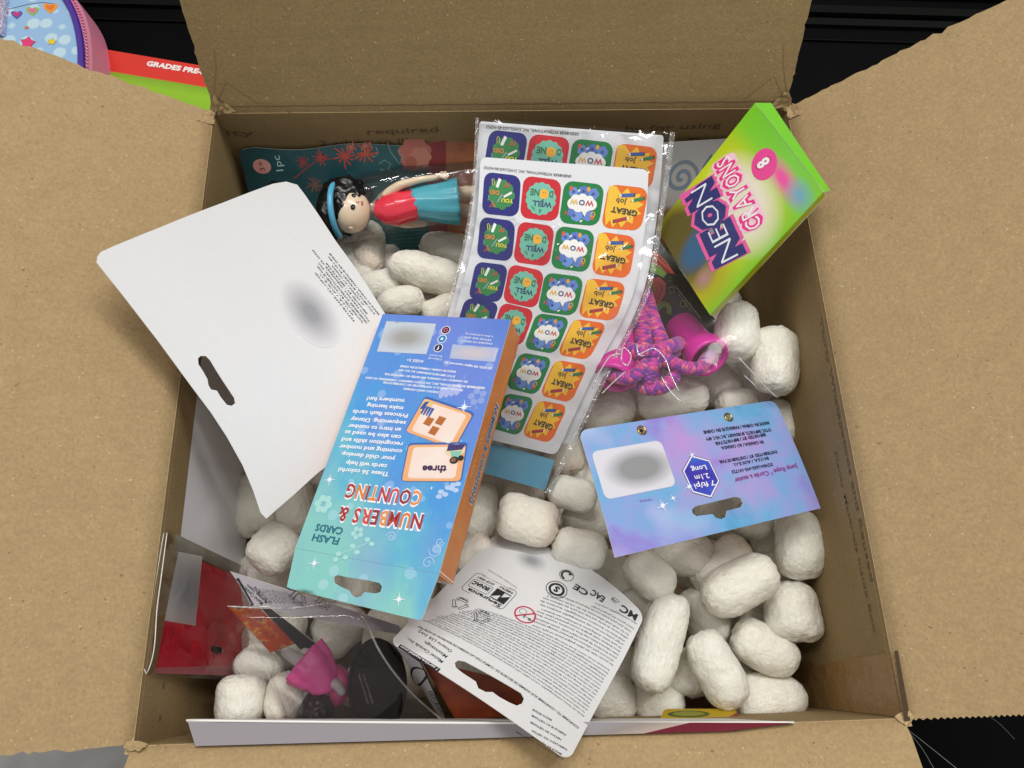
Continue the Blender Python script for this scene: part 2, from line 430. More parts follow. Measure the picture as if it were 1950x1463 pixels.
# loose threads at the lower right
for i, (pts, lab) in enumerate([([(1727, 1388), (1775, 1426), (1830, 1470), (1900, 1520)], 'longer thin white thread trailing from the torn carton corner'),
                         ([(1729, 1392), (1752, 1420), (1782, 1470), (1800, 1500)], 'shorter white thread close beside the near flap'),
                         ([(1878, 1360), (1905, 1380), (1932, 1408)], 'faint short thread lying apart under the serrated flap edge')]):
    V, F, UV = tube_mesh(spline([P(x, y, -.05 - .02 * i) for x, y in pts], 6), .00015 if i < 2 else .0001, 6)
    tag(mesh_obj('loose_thread', V, F, ink('#b9b9b9', .5), smooth=True), lab, 'thread', 'loose threads on the dark counter')
# ================================================================== the carton
random.seed(4); np.random.seed(4)
K = kraft('kraft_inside', '#ad936b'); K2 = kraft('kraft_wall', '#9a835c', flute='y'); KZ = kraft('kraft_wall_back', '#9a835c', flute='x'); KE = kraft('kraft_edge', '#bfa57a'); KSHADE = plain('slot_shade', '#4a3722', .9)
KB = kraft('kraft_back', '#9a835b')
ct = thing('cardboard_carton', 'large open brown corrugated carton full of white packing peanuts and toys', 'carton', (0, 0, TZ))
TH = .004
BOT = TZ + .002
def wall(a, b, m=K2, top=-.001):
    return box('wall', a, b, m, ct)
def wallsheet(S, outl, mats, holes=()):
    return sheet('wall', S, outl, mats, ct, holes, thick=TH, step=.03)
def vrect(p0, p1):     # inside face of a wall from p0 to p1 seen from inside, bottom to rim
    p0 = np.array(p0); p1 = np.array(p1)
    z = np.array([0, 0, 1.0])
    return Surf([p0 + z * BOT, p0 + z * -.0015], [p1 + z * BOT, p1 + z * -.0015])
SWL = vrect((-W2, -D2, 0), (-W2, D2, 0)); SWB = vrect((-W2, D2, 0), (W2, D2, 0)); SWR = vrect((W2, D2, 0), (W2, -D2, 0)); SWF = vrect((W2, -D2, 0), (-W2, -D2, 0))
hW = -.0015 - BOT
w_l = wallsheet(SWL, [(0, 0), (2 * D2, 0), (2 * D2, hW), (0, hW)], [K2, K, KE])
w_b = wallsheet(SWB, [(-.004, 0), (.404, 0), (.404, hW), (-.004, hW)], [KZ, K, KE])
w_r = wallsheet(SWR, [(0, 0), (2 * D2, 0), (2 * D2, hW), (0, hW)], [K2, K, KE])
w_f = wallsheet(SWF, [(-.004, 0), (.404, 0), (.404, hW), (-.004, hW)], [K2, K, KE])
box('bottom_panel', (-W2, -D2, TZ + .0005), (W2, D2, TZ + .0045), K, ct)
# print on the walls (rubbed grey-brown lettering)
PR = ink('#6b563a', .8); PRr = ink('#75613f', .8)
ik = Ink(SWB)
for s, a, b, h in [("required", (700, 256), (835, 251), .0058), ("ity", (432, 258), (487, 258), .006), ("by for using", (1190, 251), (1372, 243), .0062), ("Please recycle", (1030, 250), (1150, 252), .004),
                   ("2 adults to lift", (610, 277), (790, 271), .005), ("These", (1305, 272), (1380, 268), .0055)]:
    ik = Ink(SWB); ik.text(s, a, b, PR, h=h, bold=.012); ik.build('printing', w_b)
ik = Ink(SWR)
for s, a, b, h in [("Thirty Whatapatoos and Reused", (1560, 610), (1658, 1108), .0042), ("Plenty Materials Inside Box", (1589, 862), (1664, 1205), .0034), ("T 1 F", (1700, 1330), (1678, 1300), .004)]:
    ik = Ink(SWR); ik.text(s, a, b, PRr, h=h, bold=.008); ik.build('printing', w_r)
ik = Ink(SWL)
ik.text("i i", (310, 1300), (302, 1375), PRr, h=.003); ik.build('printing', w_l)
def jag(p0, p1, step, amp, rng, tooth=False):
    p0 = np.array(p0, float); p1 = np.array(p1, float); L = np.linalg.norm(p1 - p0); d = (p1 - p0) / L; n = np.array([d[1], -d[0]])
    out = []; s = 0; k = 0; wv = 0
    while s < L:
        if tooth: o = amp * (k % 2) + rng.uniform(-.1, .1) * amp
        else: wv = wv * .6 + rng.uniform(-1, 1) * .4; o = amp * wv * 1.2 + (amp * .9 * rng.choice([-1, 1]) if rng.random() < .12 else 0)
        out.append(tuple(p0 + d * s + n * o)); s += step * (1 if tooth else rng.uniform(.5, 1.5)); k += 1
    return out
rng = random.Random(7)
def flap(name, c0, c1, e0, e1, out_dir, mats, j0, j1, tooth0=False, tooth1=False, bow=0.0):
    """flap hinged on the rim from c0 (reading-left) to c1; e0, e1 = direction vectors of its two side edges"""
    c0 = np.array(c0, float); c1 = np.array(c1, float); o = np.array(out_dir, float); z = np.array([0, 0, 1.0])
    def rail(c, e, s):
        return [c - z * .007, c - z * .0025, c + o * .0012 + z * .0002 + unit(e) * .0006, c + o * .0012 + z * .0004 + unit(e) * .012, c + o * .0012 + unit(e) * .07, c + o * .0012 + unit(e) * .14, c + o * .0012 + unit(e) * .205]
    S = Surf(rail(c0, e0, 0), rail(c1, e1, 1))
    S.k = np.array([0, .0045, .011, .022, .09, .16, .225]); S.h = .225; S.k = S.k / .225
    S.w = np.linalg.norm(c1 - c0)
    h = S.h; w = S.w
    out = [(0, .001), (w, .001)] + jag((w, .010), (w, h), *j1, rng, tooth1)[0:] + [(w, h), (0, h)] + jag((0, h), (0, .010), *j0, rng, tooth0)
    o_ = sheet(name, S, out, mats, ct, thick=TH, step=.011)
    return S, o_
a = rad
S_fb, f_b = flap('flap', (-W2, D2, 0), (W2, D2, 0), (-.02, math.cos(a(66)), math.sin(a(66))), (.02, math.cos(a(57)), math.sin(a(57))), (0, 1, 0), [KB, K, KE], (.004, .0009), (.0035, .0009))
S_fl, f_l = flap('flap', (-W2, -D2, 0), (-W2, D2, 0), (-math.cos(a(24)), 0.0, math.sin(a(24))), (-math.cos(a(33)), .01, math.sin(a(33))), (-1, 0, 0), [K, KB, KE], (.0045, .0007), (.004, .0013))
S_fr, f_r = flap('flap', (W2, D2, 0), (W2, -D2, 0), (math.cos(a(42)), .02, math.sin(a(42))), (math.cos(a(27)), .035, math.sin(a(27))), (1, 0, 0), [K, KB, KE], (.004, .0012), (.0016, .0011), False, True)
S_ff, f_f = flap('flap', (W2, -D2, 0), (-W2, -D2, 0), (.0, -math.cos(a(22)), math.sin(a(22))), (.0, -math.cos(a(15)), math.sin(a(15))), (0, -1, 0), [K, KB, KE], (.004, .0009), (.004, .0011))
# crease lines pressed along the back hinge
def crease(S, v, amp=.0004):
    ik = Ink(S, .0001); n = 60
    ik.line([(S.w * (.004 + .992 * i / n), v + amp * math.sin(i * 1.7) * .6) for i in range(n + 1)], .0006, ink('#6d5232', .8), 1); return ik
crease(S_fb, .0135).build('crease', f_b)
# paper tape on the right wall with a serrated edge, and crumpled bits at the corners
tp = NT('kraft_tape'); co = tp.coord('Object'); n = tp.noise(tp.coord('Object', scale=(1, 1, .15)), 900, 3)
tp.base(tp.mix(n, lin('#8b6a3f'), lin('#a98556'))); tp.bump(tp.noise(co, 60, 3, .6, 1.0), .5, .002); m_tape = tp.p(Roughness=.42)
pa = SWR.ab((1571, 1262)); pb = SWR.ab((1699, 1240)); 
q = [tuple(SWR.ab(p)) for p in [(1560, 1264), (1699, 1242), (1722, 1372), (1560, 1372)]]
top = jag(q[0], q[1], .0009, .0006, rng, True)
sheet('tape', SWR, top + [(q[1][0], hW - .001), (2 * D2 - .0005, hW - .001), (2 * D2 - .0005, q[3][1] - .03), (q[0][0], q[0][1] - .03)][0:], m_tape, ct, thick=.0003, step=.01, off=.0005)
def crumple(pts, m, amp=.002, seed=0, n=7):
    """small wrinkled scrap of tape spanned between three or four corner points"""
    S = Surf([pts[0], pts[3]], [pts[1], pts[2]]); r = random.Random(seed); V = []; F = []
    for j in range(n):
        for i in range(n):
            p = S.at(S.w * i / (n - 1), S.h * j / (n - 1))[0]
            e = amp * (noise.noise(Vector(p * 160) + Vector((seed, 0, 0))) + .5 * noise.noise(Vector(p * 420)))
            V.append(p + S.normal(S.w / 2, S.h / 2) * e + np.array([r.uniform(-1, 1), r.uniform(-1, 1), 0]) * .0004)
    F = [(j * n + i, j * n + i + 1, (j + 1) * n + i + 1, (j + 1) * n + i) for j in range(n - 1) for i in range(n - 1)]
    return mesh_obj('tape', V, F, m, ct)
c_tl = np.array([-W2, D2, 0]); c_tr = np.array([W2, D2, 0]); c_bl = np.array([-W2, -D2, 0]); c_br = np.array([W2, -D2, 0])
def eb(c, s, x, t):      # point on the back flap
    return c + np.array([s * x, .0012, .0035]) + unit((0, math.cos(a(61)), math.sin(a(61)))) * t
def cr(c, pts, m, seed, k=.8): crumple([c + np.array(p) * k for p in pts], m, .0022, seed)
cr(c_tl, [(.001, -.001, -.003), (.020, 0, .001), (.004, .006, .014), (-.002, .002, .004)], KB, 1)
cr(c_tr, [(-.016, 0, .001), (.001, -.002, -.003), (.003, .003, .005), (-.004, .006, .015)], KB, 2)
cr(c_tl, [(-.010, -.014, .006), (.001, -.012, -.001), (.002, -.001, 0), (-.003, .001, .003)], K, 3)
cr(c_tr, [(-.001, -.012, -.001), (.010, -.014, .007), (.004, .001, .004), (-.001, -.001, 0)], K, 6)
cr(c_bl, [(-.003, .002, .0), (.010, .001, -.001), (.007, -.003, .003), (-.004, -.002, .002)], K, 4)
cr(c_br, [(-.006, .001, -.001), (.002, .006, .001), (.005, .001, .004), (-.001, -.004, .003)], KE, 5)
# pressed wrinkles at the two far corners of the back flap
for c_, sg in ((0.0, 1), (S_fb.w, -1)):
    for q_ in ([(.004, .016), (.014, .030), (.032, .015)], [(.003, .020), (.010, .040), (.012, .055)]):
        ik = Ink(S_fb, .0001); ik.line([(c_ + sg * x_, y_) for x_, y_ in q_], .0005, ink('#8a7048', .8), 1); ik.build('crease', f_b)
# dark sheet paints the shade of the slot between wall and flap, near right
sl = [P(1699, 1240, 0), P(1706, 1239, 0), P(1730, 1372, 0), P(1718, 1373, 0)]
mesh_obj('slot', [p + np.array([0, 0, .0022]) for p in sl] , [(0, 1, 2, 3)][::1], KSHADE, ct)
# ================================================================== packing peanuts
t = NT('starch_foam'); co = t.coord('Object')
n1 = t.noise(co, 1.6, 3, .6)
fib = t.noise(t.coord('Object', scale=(7, 7, 3.4)), 1.0, 3, .6, 1.4); rid = t.math('ABSOLUTE', t.math('SUBTRACT', fib, .5)); fine = t.noise(t.coord('Object', scale=(26, 26, 13)), 1.0, 4, .7, .6)
c = t.mix(n1, lin('#f5f1e2'), lin('#fcfaf2'))
oi = t.n('ShaderNodeObjectInfo')
c = t.mix(t.math('MULTIPLY', oi.outputs['Random'], .4), c, lin('#f3ead6'))
z_ = t.n('ShaderNodeSeparateXYZ'); t.set(z_.inputs[0], co)
pk = t.math('MULTIPLY', t.ramp(z_.outputs[2], [(.35, (0, 0, 0)), (1.0, (1, 1, 1))]), t.math('MULTIPLY', t.math('GREATER_THAN', oi.outputs['Random'], .8), .28))
c = t.mix(pk, c, lin('#f0c3b4'))
c = t.mix(t.ramp(rid, [(0, (.3, .3, .3)), (.06, (0, 0, 0))]), c, lin('#d9d2bd'))
t.base(c)
t.bump(t.math('ADD', t.math('MULTIPLY', rid, 1.6), t.math('MULTIPLY', fine, .22)), .6, .0016)
m_foam = t.p(Roughness=.3, Specular_IOR_Level=.7, Subsurface_Weight=.5, Subsurface_Radius=(.005, .0042, .0034), Subsurface_Scale=1.0)
_PM = {}
def peanut_mesh(ratio, seed, pink=False):
    """ratio = half length / radius; unit radius, axis along z"""
    key = (ratio, seed)
    if key in _PM: return _PM[key]
    nu, nv = 104, 100; V = []; off = Vector((seed * 7.3, seed * 3.1, 0)); r_ = random.Random(seed)
    bend = r_.uniform(-.28, .28) * (ratio - .8) * .5; pe = r_.uniform(3.0, 4.6); tp_ = r_.uniform(-.12, .12); tw = r_.uniform(-.3, .3)
    fl = r_.uniform(.86, 1.0); H = ratio
    for j in range(nv + 1):
        t_ = -1 + 2 * j / nv; t_ = math.sin(t_ * math.pi / 2)
        rr = max(0, 1 - abs(t_) ** pe) ** (1 / 2.4)
        for i in range(nu):
            a_ = 2 * math.pi * i / nu
            x = rr * (1 + tp_ * t_) * math.cos(a_); y = rr * (1 + tp_ * t_) * math.sin(a_) * fl; z = t_ * H
            p = Vector((x, y, z)); nrm = Vector((math.cos(a_) * rr, math.sin(a_) * rr, t_ * abs(t_) ** 3)).normalized() if rr > 0 else Vector((0, 0, t_)).normalized()
            d = .12 * noise.noise(p * .8 + off) + .035 * noise.noise(p * 2.3 + off) + .016 * noise.noise(Vector((x * 5, y * 5, z * 2.2)) + off) + .016 * noise.noise(Vector((x * 11, y * 11, z * 5)) + off) - .026 * abs(noise.noise(Vector((x * 5.5, y * 5.5, z * 2.8)) + off * 1.7)) - .034 * abs(noise.noise(Vector((x * 13, y * 13, z * 7)) + off))
            if abs(t_) > .8: d += .09 * noise.noise(p * 3.2 + off * 2) * (abs(t_) - .8) * 5
            p = p + nrm * d
            p.x += bend * (p.z / max(H, .5)) ** 2 * 1.2
            V.append(p)
    F = [(j * nu + i, j * nu + (i + 1) % nu, (j + 1) * nu + (i + 1) % nu, (j + 1) * nu + i) for j in range(nv) for i in range(nu)]
    me = bpy.data.meshes.new('packing_peanut'); me.from_pydata([tuple(v) for v in V], [], F); me.materials.append(m_foam)
    me.polygons.foreach_set('use_smooth', [True] * len(me.polygons)); me.update(); _PM[key] = me; return me
RAT = [.75, 1.0, 1.3, 1.7, 2.2, 2.8]
def peanut(x1, y1, x2, y2, w, z, label, z2=None, seed=None, end=0):
    """axis end-cap centres in the photo, visible width in px, height of the centre line"""
    seed = seed if seed is not None else (int(x1 * 7 + y1 * 3) % 3)
    z2 = z if z2 is None else z2
    a_ = P(x1, y1, z); b_ = P(x2, y2, z2)
    if end: b_ = a_ + unit(np.array([.1 * ((x1 * 13) % 7 - 3), .15, -1.0])) * end
    c_ = (a_ + b_) / 2
    d = np.linalg.norm((c_ - CAM) @ CM[:, 2:3]); r = w / 2 * 1.05 * d / F_PX
    half = np.linalg.norm(b_ - a_) / 2 + r * .72
    ratio = min(RAT, key=lambda q: abs(q - half / r)); s = seed + 3 * RAT.index(ratio)
    o = bpy.data.objects.new('packing_peanut', peanut_mesh(ratio, s)); COL.objects.link(o)
    ax = Vector(unit(b_ - a_) if np.linalg.norm(b_ - a_) > 1e-4 else (0, .3, 1)); q = ax.to_track_quat('Z', 'Y')
    from mathutils import Quaternion
    q = q @ Quaternion((0, 0, 1), (x1 * .7 + y1 * 1.3) % 6.28)
    o.rotation_euler = q.to_euler(); o.location = tuple(c_); o.scale = (r, r, half / ratio)
    tag(o, label, 'packing peanut', 'white packing peanuts in the carton'); return o
PN = [
 (770,507,862,535,74,-.078,'fat slanting peanut between the toy figure pack and the sticker pack'),
 (825,470,905,490,80,-.108,'shaded peanut tucked under the skirt of the toy figure'),
 (700,445,700,500,66,-.092,'upright peanut directly under the head of the toy figure'),
 (655,475,690,525,62,-.095,'peanut against the long edge of the blank white card'),
 (738,492,742,508,60,-.105,'small peanut showing at the left end of the fat slanting one'),
 (705,548,745,538,56,-.088,'small bright peanut just above the blue flash card box'),
 (742,580,785,574,62,-.075,'peanut touching the upper edge of the blue flash card box'),
 (825,596,862,585,62,-.078,'peanut wedged between the blue box and the sticker pack'),
 (790,560,815,572,56,-.105,'deep peanut in the gap behind the blue box'),
 (895,505,905,535,56,-.095,'peanut half under the left edge of the sticker pack'),
 (480,930,486,990,84,-.105,'shaded peanut beside the bent tip of the blank white card'),
 (556,935,566,990,74,-.105,'shaded peanut between the white card tip and the blue box'),
 (517,1040,530,1050,96,-.075,'round end-on peanut left of the flash card title'),
 (500,1085,505,1105,92,-.118,'peanut squeezed below the round end-on one'),
 (470,1135,500,1140,70,-.118,'peanut behind the folded card with small print'),
 (460,1322,458,1348,94,-.07,'round peanut in the near left corner'),
 (545,1312,542,1346,74,-.07,'egg-shaped peanut second from the near left corner'),
 (480,1262,505,1282,80,-.098,'peanut under clear plastic above the two corner ones'),
 (475,1225,500,1235,66,-.115,'peanut half hidden behind the orange printed card'),
 (978,985,1030,998,90,-.068,'barrel-shaped peanut in the middle between blue box and text card'),
 (1080,1040,1124,1050,80,-.070,'peanut resting on the far edge of the text card'),
 (905,950,905,1005,80,-.105,'shaded peanut behind the orange side of the blue box'),
 (890,1068,915,1052,74,-.088,'peanut between the orange side panel and the text card'),
 (1068,935,1112,948,64,-.072,'crooked bright peanut under the end of the sticker pack'),
 (1068,845,1078,880,70,-.10,'peanut seen beside the lower edge of the sticker pack'),
 (985,935,1010,950,64,-.105,'peanut under the blue header of the sticker pack'),
 (1100,985,1142,992,74,-.10,'peanut behind the lower left of the purple header card'),
 (1150,1085,1175,1100,90,-.125,'deep shaded peanut below the purple header card corner'),
 (1405,612,1400,655,88,-.055,'upright peanut below the tip of the crayon box'),
 (1479,655,1475,718,88,-.055,'tall peanut beside the far right wall'),
 (1350,705,1382,738,72,-.10,'peanut under the right pink handle'),
 (1240,765,1320,757,74,-.088,'long peanut seen through the clear rope bag'),
 (1135,785,1180,776,78,-.092,'pinkish shaded peanut through the left of the rope bag'),
 (1388,770,1420,768,62,-.092,'peanut at the far edge of the purple header card'),
 (1482,785,1488,825,64,-.09,'peanut between the purple header card and the right wall'),
 (1440,705,1445,740,62,-.11,'deep peanut left of the tall one by the right wall'),
 (1522,1010,1525,1068,92,-.078,'tall peanut against the right wall under the purple header card'),
 (1372,1133,1446,1097,90,-.068,'big bright slanting peanut on top of the right heap'),
 (1508,1150,1510,1182,102,-.088,'stubby wide peanut against the right wall'),
 (1345,1098,1400,1052,76,-.092,'peanut behind the big bright slanting one'),
 (1270,1045,1325,1058,88,-.092,'broad smooth peanut under the purple card corner'),
 (1420,990,1442,992,72,-.095,'peanut peeking under the near edge of the purple card'),
 (1222,1082,1252,1108,86,-.078,'smooth rounded peanut right of the text card'),
 (1274,1162,1237,1280,84,-.075,'longest peanut, nearly upright, beside the text card'),
 (1320,1150,1355,1200,80,-.105,'peanut behind the longest one'),
 (1422,1217,1490,1254,82,-.09,'peanut with a small pit near the right wall'),
 (1345,1236,1386,1315,86,-.076,'peanut with a pinkish tip near the near wall'),
 (1422,1330,1500,1325,90,-.098,'fat lying peanut in the near right corner'),
 (1310,1268,1310,1295,76,-.105,'peach tinted peanut between two longer ones'),
 (1235,1337,1275,1337,76,-.105,'short peanut at the near wall below the longest one'),
 (1145,1330,1175,1325,88,-.108,'peanut beside the near corner of the text card'),
 (1425,1180,1450,1185,72,-.12,'smooth deep peanut under the big bright slanting one'),
 (1462,1020,1470,1035,70,-.115,'small deep peanut left of the tall one on the right wall'),
 (1475,1060,1485,1090,70,-.118,'shaded peanut behind the stubby wide one'),
 (1200,1150,1205,1165,80,-.125,'shaded peanut left of the longest one'),
 (1175,1258,1180,1275,80,-.118,'peanut edge showing beside the long edge of the text card'),
 (1408,1262,1415,1275,62,-.125,'small deep peanut above the fat lying one'),
 (1205,720,1190,740,70,-.11,'peanut under the left pink handle'),
]
for p in PN: peanut(*p[:6], p[6])
# lower layer showing through the gaps
FILL_KEEP = {2: 'deep peanut in the near wall gap beside the black oval base', 3: 'deep peanut under the black oval base', 4: "deep peanut under the white instruction card's left corner", 1: 'deep peanut sliver between the two near left corner peanuts', 9: 'deep peanut in the dark gap above the fat lying one', 11: 'deep peanut under the orange printed art flap', 12: 'large deep peanut seen through the clear blister', 13: 'deep peanut below the hang tab of the blue box', 14: 'deep peanut between the hang tab and the instruction card', 18: "deep peanut right of the instruction card's top corner", 19: 'deep peanut behind the top of the longest peanut', 20: 'deep peanut between the big bright one and the stubby wide one', 23: 'deep peanut seen left of the blue box hanger slot', 24: 'deep peanut seen through the hanger slot of the blue box', 25: 'deep peanut below the fold of the blue box', 26: "deep peanut behind the orange side panel's lower end", 31: 'deep peanut under the broad smooth one on the right', 32: 'deep peanut in the gap left of the tall one on the right wall', 37: 'deep peanut sliver beside the orange side panel', 39: 'deep peanut left of the purple header card', 40: "deep peanut under the purple header card's left edge", 42: 'deep peanut seen through the hanger slot of the purple card', 43: "deep peanut under the right end of the purple card's hanger slot", 45: 'deep peanut between the white card tip and the blue box title', 49: 'deep peanut beside the blue header of the sticker pack', 50: 'deep peanut under the crooked bright one', 51: "deep peanut at the left edge of the purple card's pale label", 59: "deep peanut below the sticker pack's hidden corner", 60: 'deep peanut under the end of the sticker pack', 61: "deep peanut left of the purple card's upper corner", 73: "deep peanut under the left pink handle's open end", 74: 'deep peanut under the rope loops', 75: 'deep peanut under the long one in the rope bag', 76: 'deep peanut right of the rope bag creases', 87: "deep peanut under the right pink handle's rim", 98: 'deep peanut under the tip of the crayon box', 107: "deep peanut behind the doodle card's left side", 108: 'deep peanut under the doodle card'}
rng = random.Random(11); k = 0
for j in range(11):
    for i in range(11):
        x = -.176 + i * .0352 + (j % 2) * .012 + rng.uniform(-.005, .005); y = -.174 + j * .0350 + rng.uniform(-.005, .005)
        x = max(-.178, min(.178, x)); z = -.135 + rng.uniform(-.008, .006)
        an = rng.uniform(0, math.pi); px1 = proj(np.array([x - .008 * math.cos(an), y - .008 * math.sin(an), z])); px2 = proj(np.array([x + .008 * math.cos(an), y + .008 * math.sin(an), z]))
        if k in FILL_KEEP:
            peanut(px1[0], px1[1], px2[0], px2[1], 86, z, FILL_KEEP[k], seed=k % 3)
        k += 1
# ================================================================== shared card materials
m_white = plain('card_white', '#e2e2e3', .42, 300, .05, .03)
m_whiteback = plain('card_back', '#dcd9d6', .6, 300, .05, .03)
m_edge = plain('card_edge', '#f2efe9', .7, 300, .05, .03)
m_greyback = plain('card_grey', '#a8a39b', .7, 300, .05, .05)
m_film = film('clear_film', wr=.55, wscale=26, dist=.007)
m_film_tight = film('clear_film_tight', wr=.16, wscale=22, dist=.003, refl=.8)
m_hazefilm = film('hazy_film', haze=.045, wr=.05, wscale=24, dist=.002, refl=.3, hazecol='#cdb6bf')
m_pvc = film('clear_plastic', haze=.018, rough=.06, wr=.14, wscale=16, dist=.004, refl=1.0, hazecol='#b9a8a6')
INK = '#26262b'
def blur_patch(name, inner, outer, k=1.0, cx=.5, cy=.5, p0=.1, p1=.75):
    """printed patch shading softly from inner to outer, in the patch's own UV"""
    t = NT(name); uv = t.coord('UV', loc=(-cx, -cy, 0), scale=(1, 1, 1))
    g = t.n('ShaderNodeTexGradient', gradient_type='SPHERICAL'); mp = t.n('ShaderNodeMapping'); t.set(mp.inputs[0], uv); mp.inputs['Scale'].default_value = (1.7 * k, 2.0 * k, 1)
    t.set(g.inputs[0], mp.outputs[0]); t.base(t.ramp(g.outputs[1], [(p0, outer), (p1, inner)])); return t.p(Roughness=.42)
def patch(S, pxs, mat, parent, name='label_patch', r=.003, layer=1, step=.004):
    q = [tuple(S.ab(p)) for p in pxs]; x0 = min(a for a, b in q); x1 = max(a for a, b in q); y0 = min(b for a, b in q); y1 = max(b for a, b in q)
    sub = [(x0 + a, y0 + b) for a, b in rrect(x1 - x0, y1 - y0, min(r, (x1 - x0) / 3, (y1 - y0) / 3))]
    if len(q) > 4 or r == 0: sub = q
    vs, fs = fill(sub, (), step); pts = S.at(vs[:, 0], vs[:, 1], .00005 + LAYER * layer)
    uv = np.stack([(vs[:, 0] - x0) / (x1 - x0), (vs[:, 1] - y0) / (y1 - y0)], 1)
    return mesh_obj(name, pts, fs, mat, parent, uvs=uv, smooth=True)
def outline_ab(S, pxs): return [tuple(S.ab(p)) for p in pxs]
# ================================================================== blank white card with hanger slot (left)
Wt = thing('blank_card', 'large blank white backing card with a hanger slot, propped over the left wall', 'card', P(480, 650, -.02))
S = Surf([P(816, 728, -.044), P(672, 846, -.030), P(575, 930, -.016), P(508, 990, -.012)], [P(545, 345, -.020), P(425, 388, .012), P(300, 436, .040), P(186, 487, .060)])
# rows run from the long text edge (v = 0) to the slot edge (v = 1); bend the slot edge with extra rails
def W_uv(u, v): pass
LT = [P(816, 728, -.044), P(716, 812, -.036), P(606, 900, -.024), P(508, 988, -.016)]
RT = [P(547, 345, -.020), P(425, 386, .012), P(300, 435, .040), P(184, 486, .060)]
class BentCard(Surf):
    """card whose slot edge sags towards its near tip"""
    def raw(s, u, v):
        p = super().raw(u, v)
        vv = np.clip(v, 0, 1)
        sag = -.018 * np.exp(-((u - .42) / .33) ** 2) * vv ** 2.2 * 0
        return p
S = BentCard(LT, RT)
# slot edge follows the photo: add a sideways bow to the outline
edge = [(184, 500), (232, 560), (300, 648), (366, 738), (402, 786), (432, 832), (462, 886), (482, 934), (496, 976), (507, 988)]
far = [(520, 980), (560, 942), (606, 900), (650, 868), (716, 812), (816, 728)]
top = [(738, 605), (700, 545), (668, 498), (640, 460), (606, 408), (580, 370), (566, 352), (545, 346)]
left = [(520, 350), (425, 386), (300, 435), (214, 470), (192, 480), (186, 488)]
ol = outline_ab(S, far[1:] + top + left + edge)
hole_px = [(377, 683), (382, 678), (392, 678), (400, 686), (412, 706), (426, 728), (446, 758), (448, 768), (441, 773), (432, 771), (420, 756), (413, 744), (402, 742), (397, 734), (395, 722), (386, 706), (378, 694)]
wc = sheet('card', S, ol, [m_white, m_whiteback, m_edge], Wt, [outline_ab(S, hole_px)], thick=.0005, step=.006)
wc['label'] = 'white card sheet'
ik = Ink(S)
lines = ["MADE IN CHINA / FABRIQUE EN CHINE", "DTSC IMPORTS, BURNABY, BC V5C 4P9", "IN CANADA / AU CANADA", "IMPORTED BY / IMPORTE PAR", "VOLVO PARKWAY, CHESAPEAKE, VA 23325", "GREENBRIER INTERNATIONAL, INC.", "DISTRIBUTED BY / DISTRIBUE PAR", "IN U.S.A. / AUX E.-U.", "957178-2655-151-10PCD"]
for i, l in enumerate(lines):
    o0 = np.array([-4.4, 3.4]) * (i + .3)
    sh_ = [0, .04, .22, .1, -.08, .0, .05, .2, .12][i]
    p0 = np.array([724, 598]) + o0 - np.array([94, 117]) * max(0, sh_); p1 = np.array([630, 481]) + o0 + np.array([60, 75]) * sh_ - (np.array([10, 14]) if i == 4 else 0)
    ik.text(l, p0, p1, INK, h=.00120, bold=.012, res=1)
ik.build('small_print', wc)
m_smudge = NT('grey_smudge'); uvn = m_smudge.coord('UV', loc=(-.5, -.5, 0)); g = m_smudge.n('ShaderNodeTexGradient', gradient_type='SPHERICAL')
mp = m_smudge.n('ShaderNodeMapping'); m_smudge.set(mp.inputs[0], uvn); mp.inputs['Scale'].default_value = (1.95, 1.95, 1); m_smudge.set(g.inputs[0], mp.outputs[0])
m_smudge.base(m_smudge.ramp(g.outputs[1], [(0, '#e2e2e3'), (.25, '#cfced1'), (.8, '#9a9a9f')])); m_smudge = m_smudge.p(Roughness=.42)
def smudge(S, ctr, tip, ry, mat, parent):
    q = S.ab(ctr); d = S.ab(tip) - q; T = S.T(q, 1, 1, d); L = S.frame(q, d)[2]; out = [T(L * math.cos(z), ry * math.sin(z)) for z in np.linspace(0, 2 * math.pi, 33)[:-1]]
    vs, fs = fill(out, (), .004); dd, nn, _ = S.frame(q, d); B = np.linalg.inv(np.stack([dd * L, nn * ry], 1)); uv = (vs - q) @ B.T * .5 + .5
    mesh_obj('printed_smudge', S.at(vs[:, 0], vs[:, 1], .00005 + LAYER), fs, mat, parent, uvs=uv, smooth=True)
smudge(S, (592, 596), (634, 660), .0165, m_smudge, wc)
# ================================================================== blue flash card box
FQ = [(973, 609), (729, 598), (562, 1044), (836, 1093)]
r = np.array([CM @ np.array([(x - 975) / F_PX, -(y - 731.5) / F_PX, -1.0]) for x, y in FQ]); A = np.stack([r[0], -r[1], r[2], -r[3]], 1)
d = np.linalg.svd(A)[2][-1]; d *= np.sign(d[0]); d /= d.mean()
Q3 = CAM + r * (d * .452)[:, None]
S = Surf([Q3[0], Q3[3]], [Q3[1], Q3[2]])
Fb = thing('flash_card_box', 'blue and teal flash card box with orange sides, lying face down on the peanuts', 'card box', Q3.mean(0))
t = NT('flash_print'); uv = t.coord('UV')
sx = t.n('ShaderNodeSeparateXYZ'); t.set(sx.inputs[0], uv); u_, v_ = sx.outputs[0], sx.outputs[1]
nz = t.noise(uv, 5, 3); f = t.math('ADD', t.math('ADD', t.math('MULTIPLY', v_, .78), t.math('MULTIPLY', u_, .36)), t.math('MULTIPLY', t.math('SUBTRACT', nz, .5), .5))
c = t.ramp(f, [(0.0, '#5f80d2'), (.2, '#6c88d8'), (.38, '#5a8cda'), (.62, '#4c9bdb'), (.82, '#62b4d0'), (1.0, '#86c9c2')])
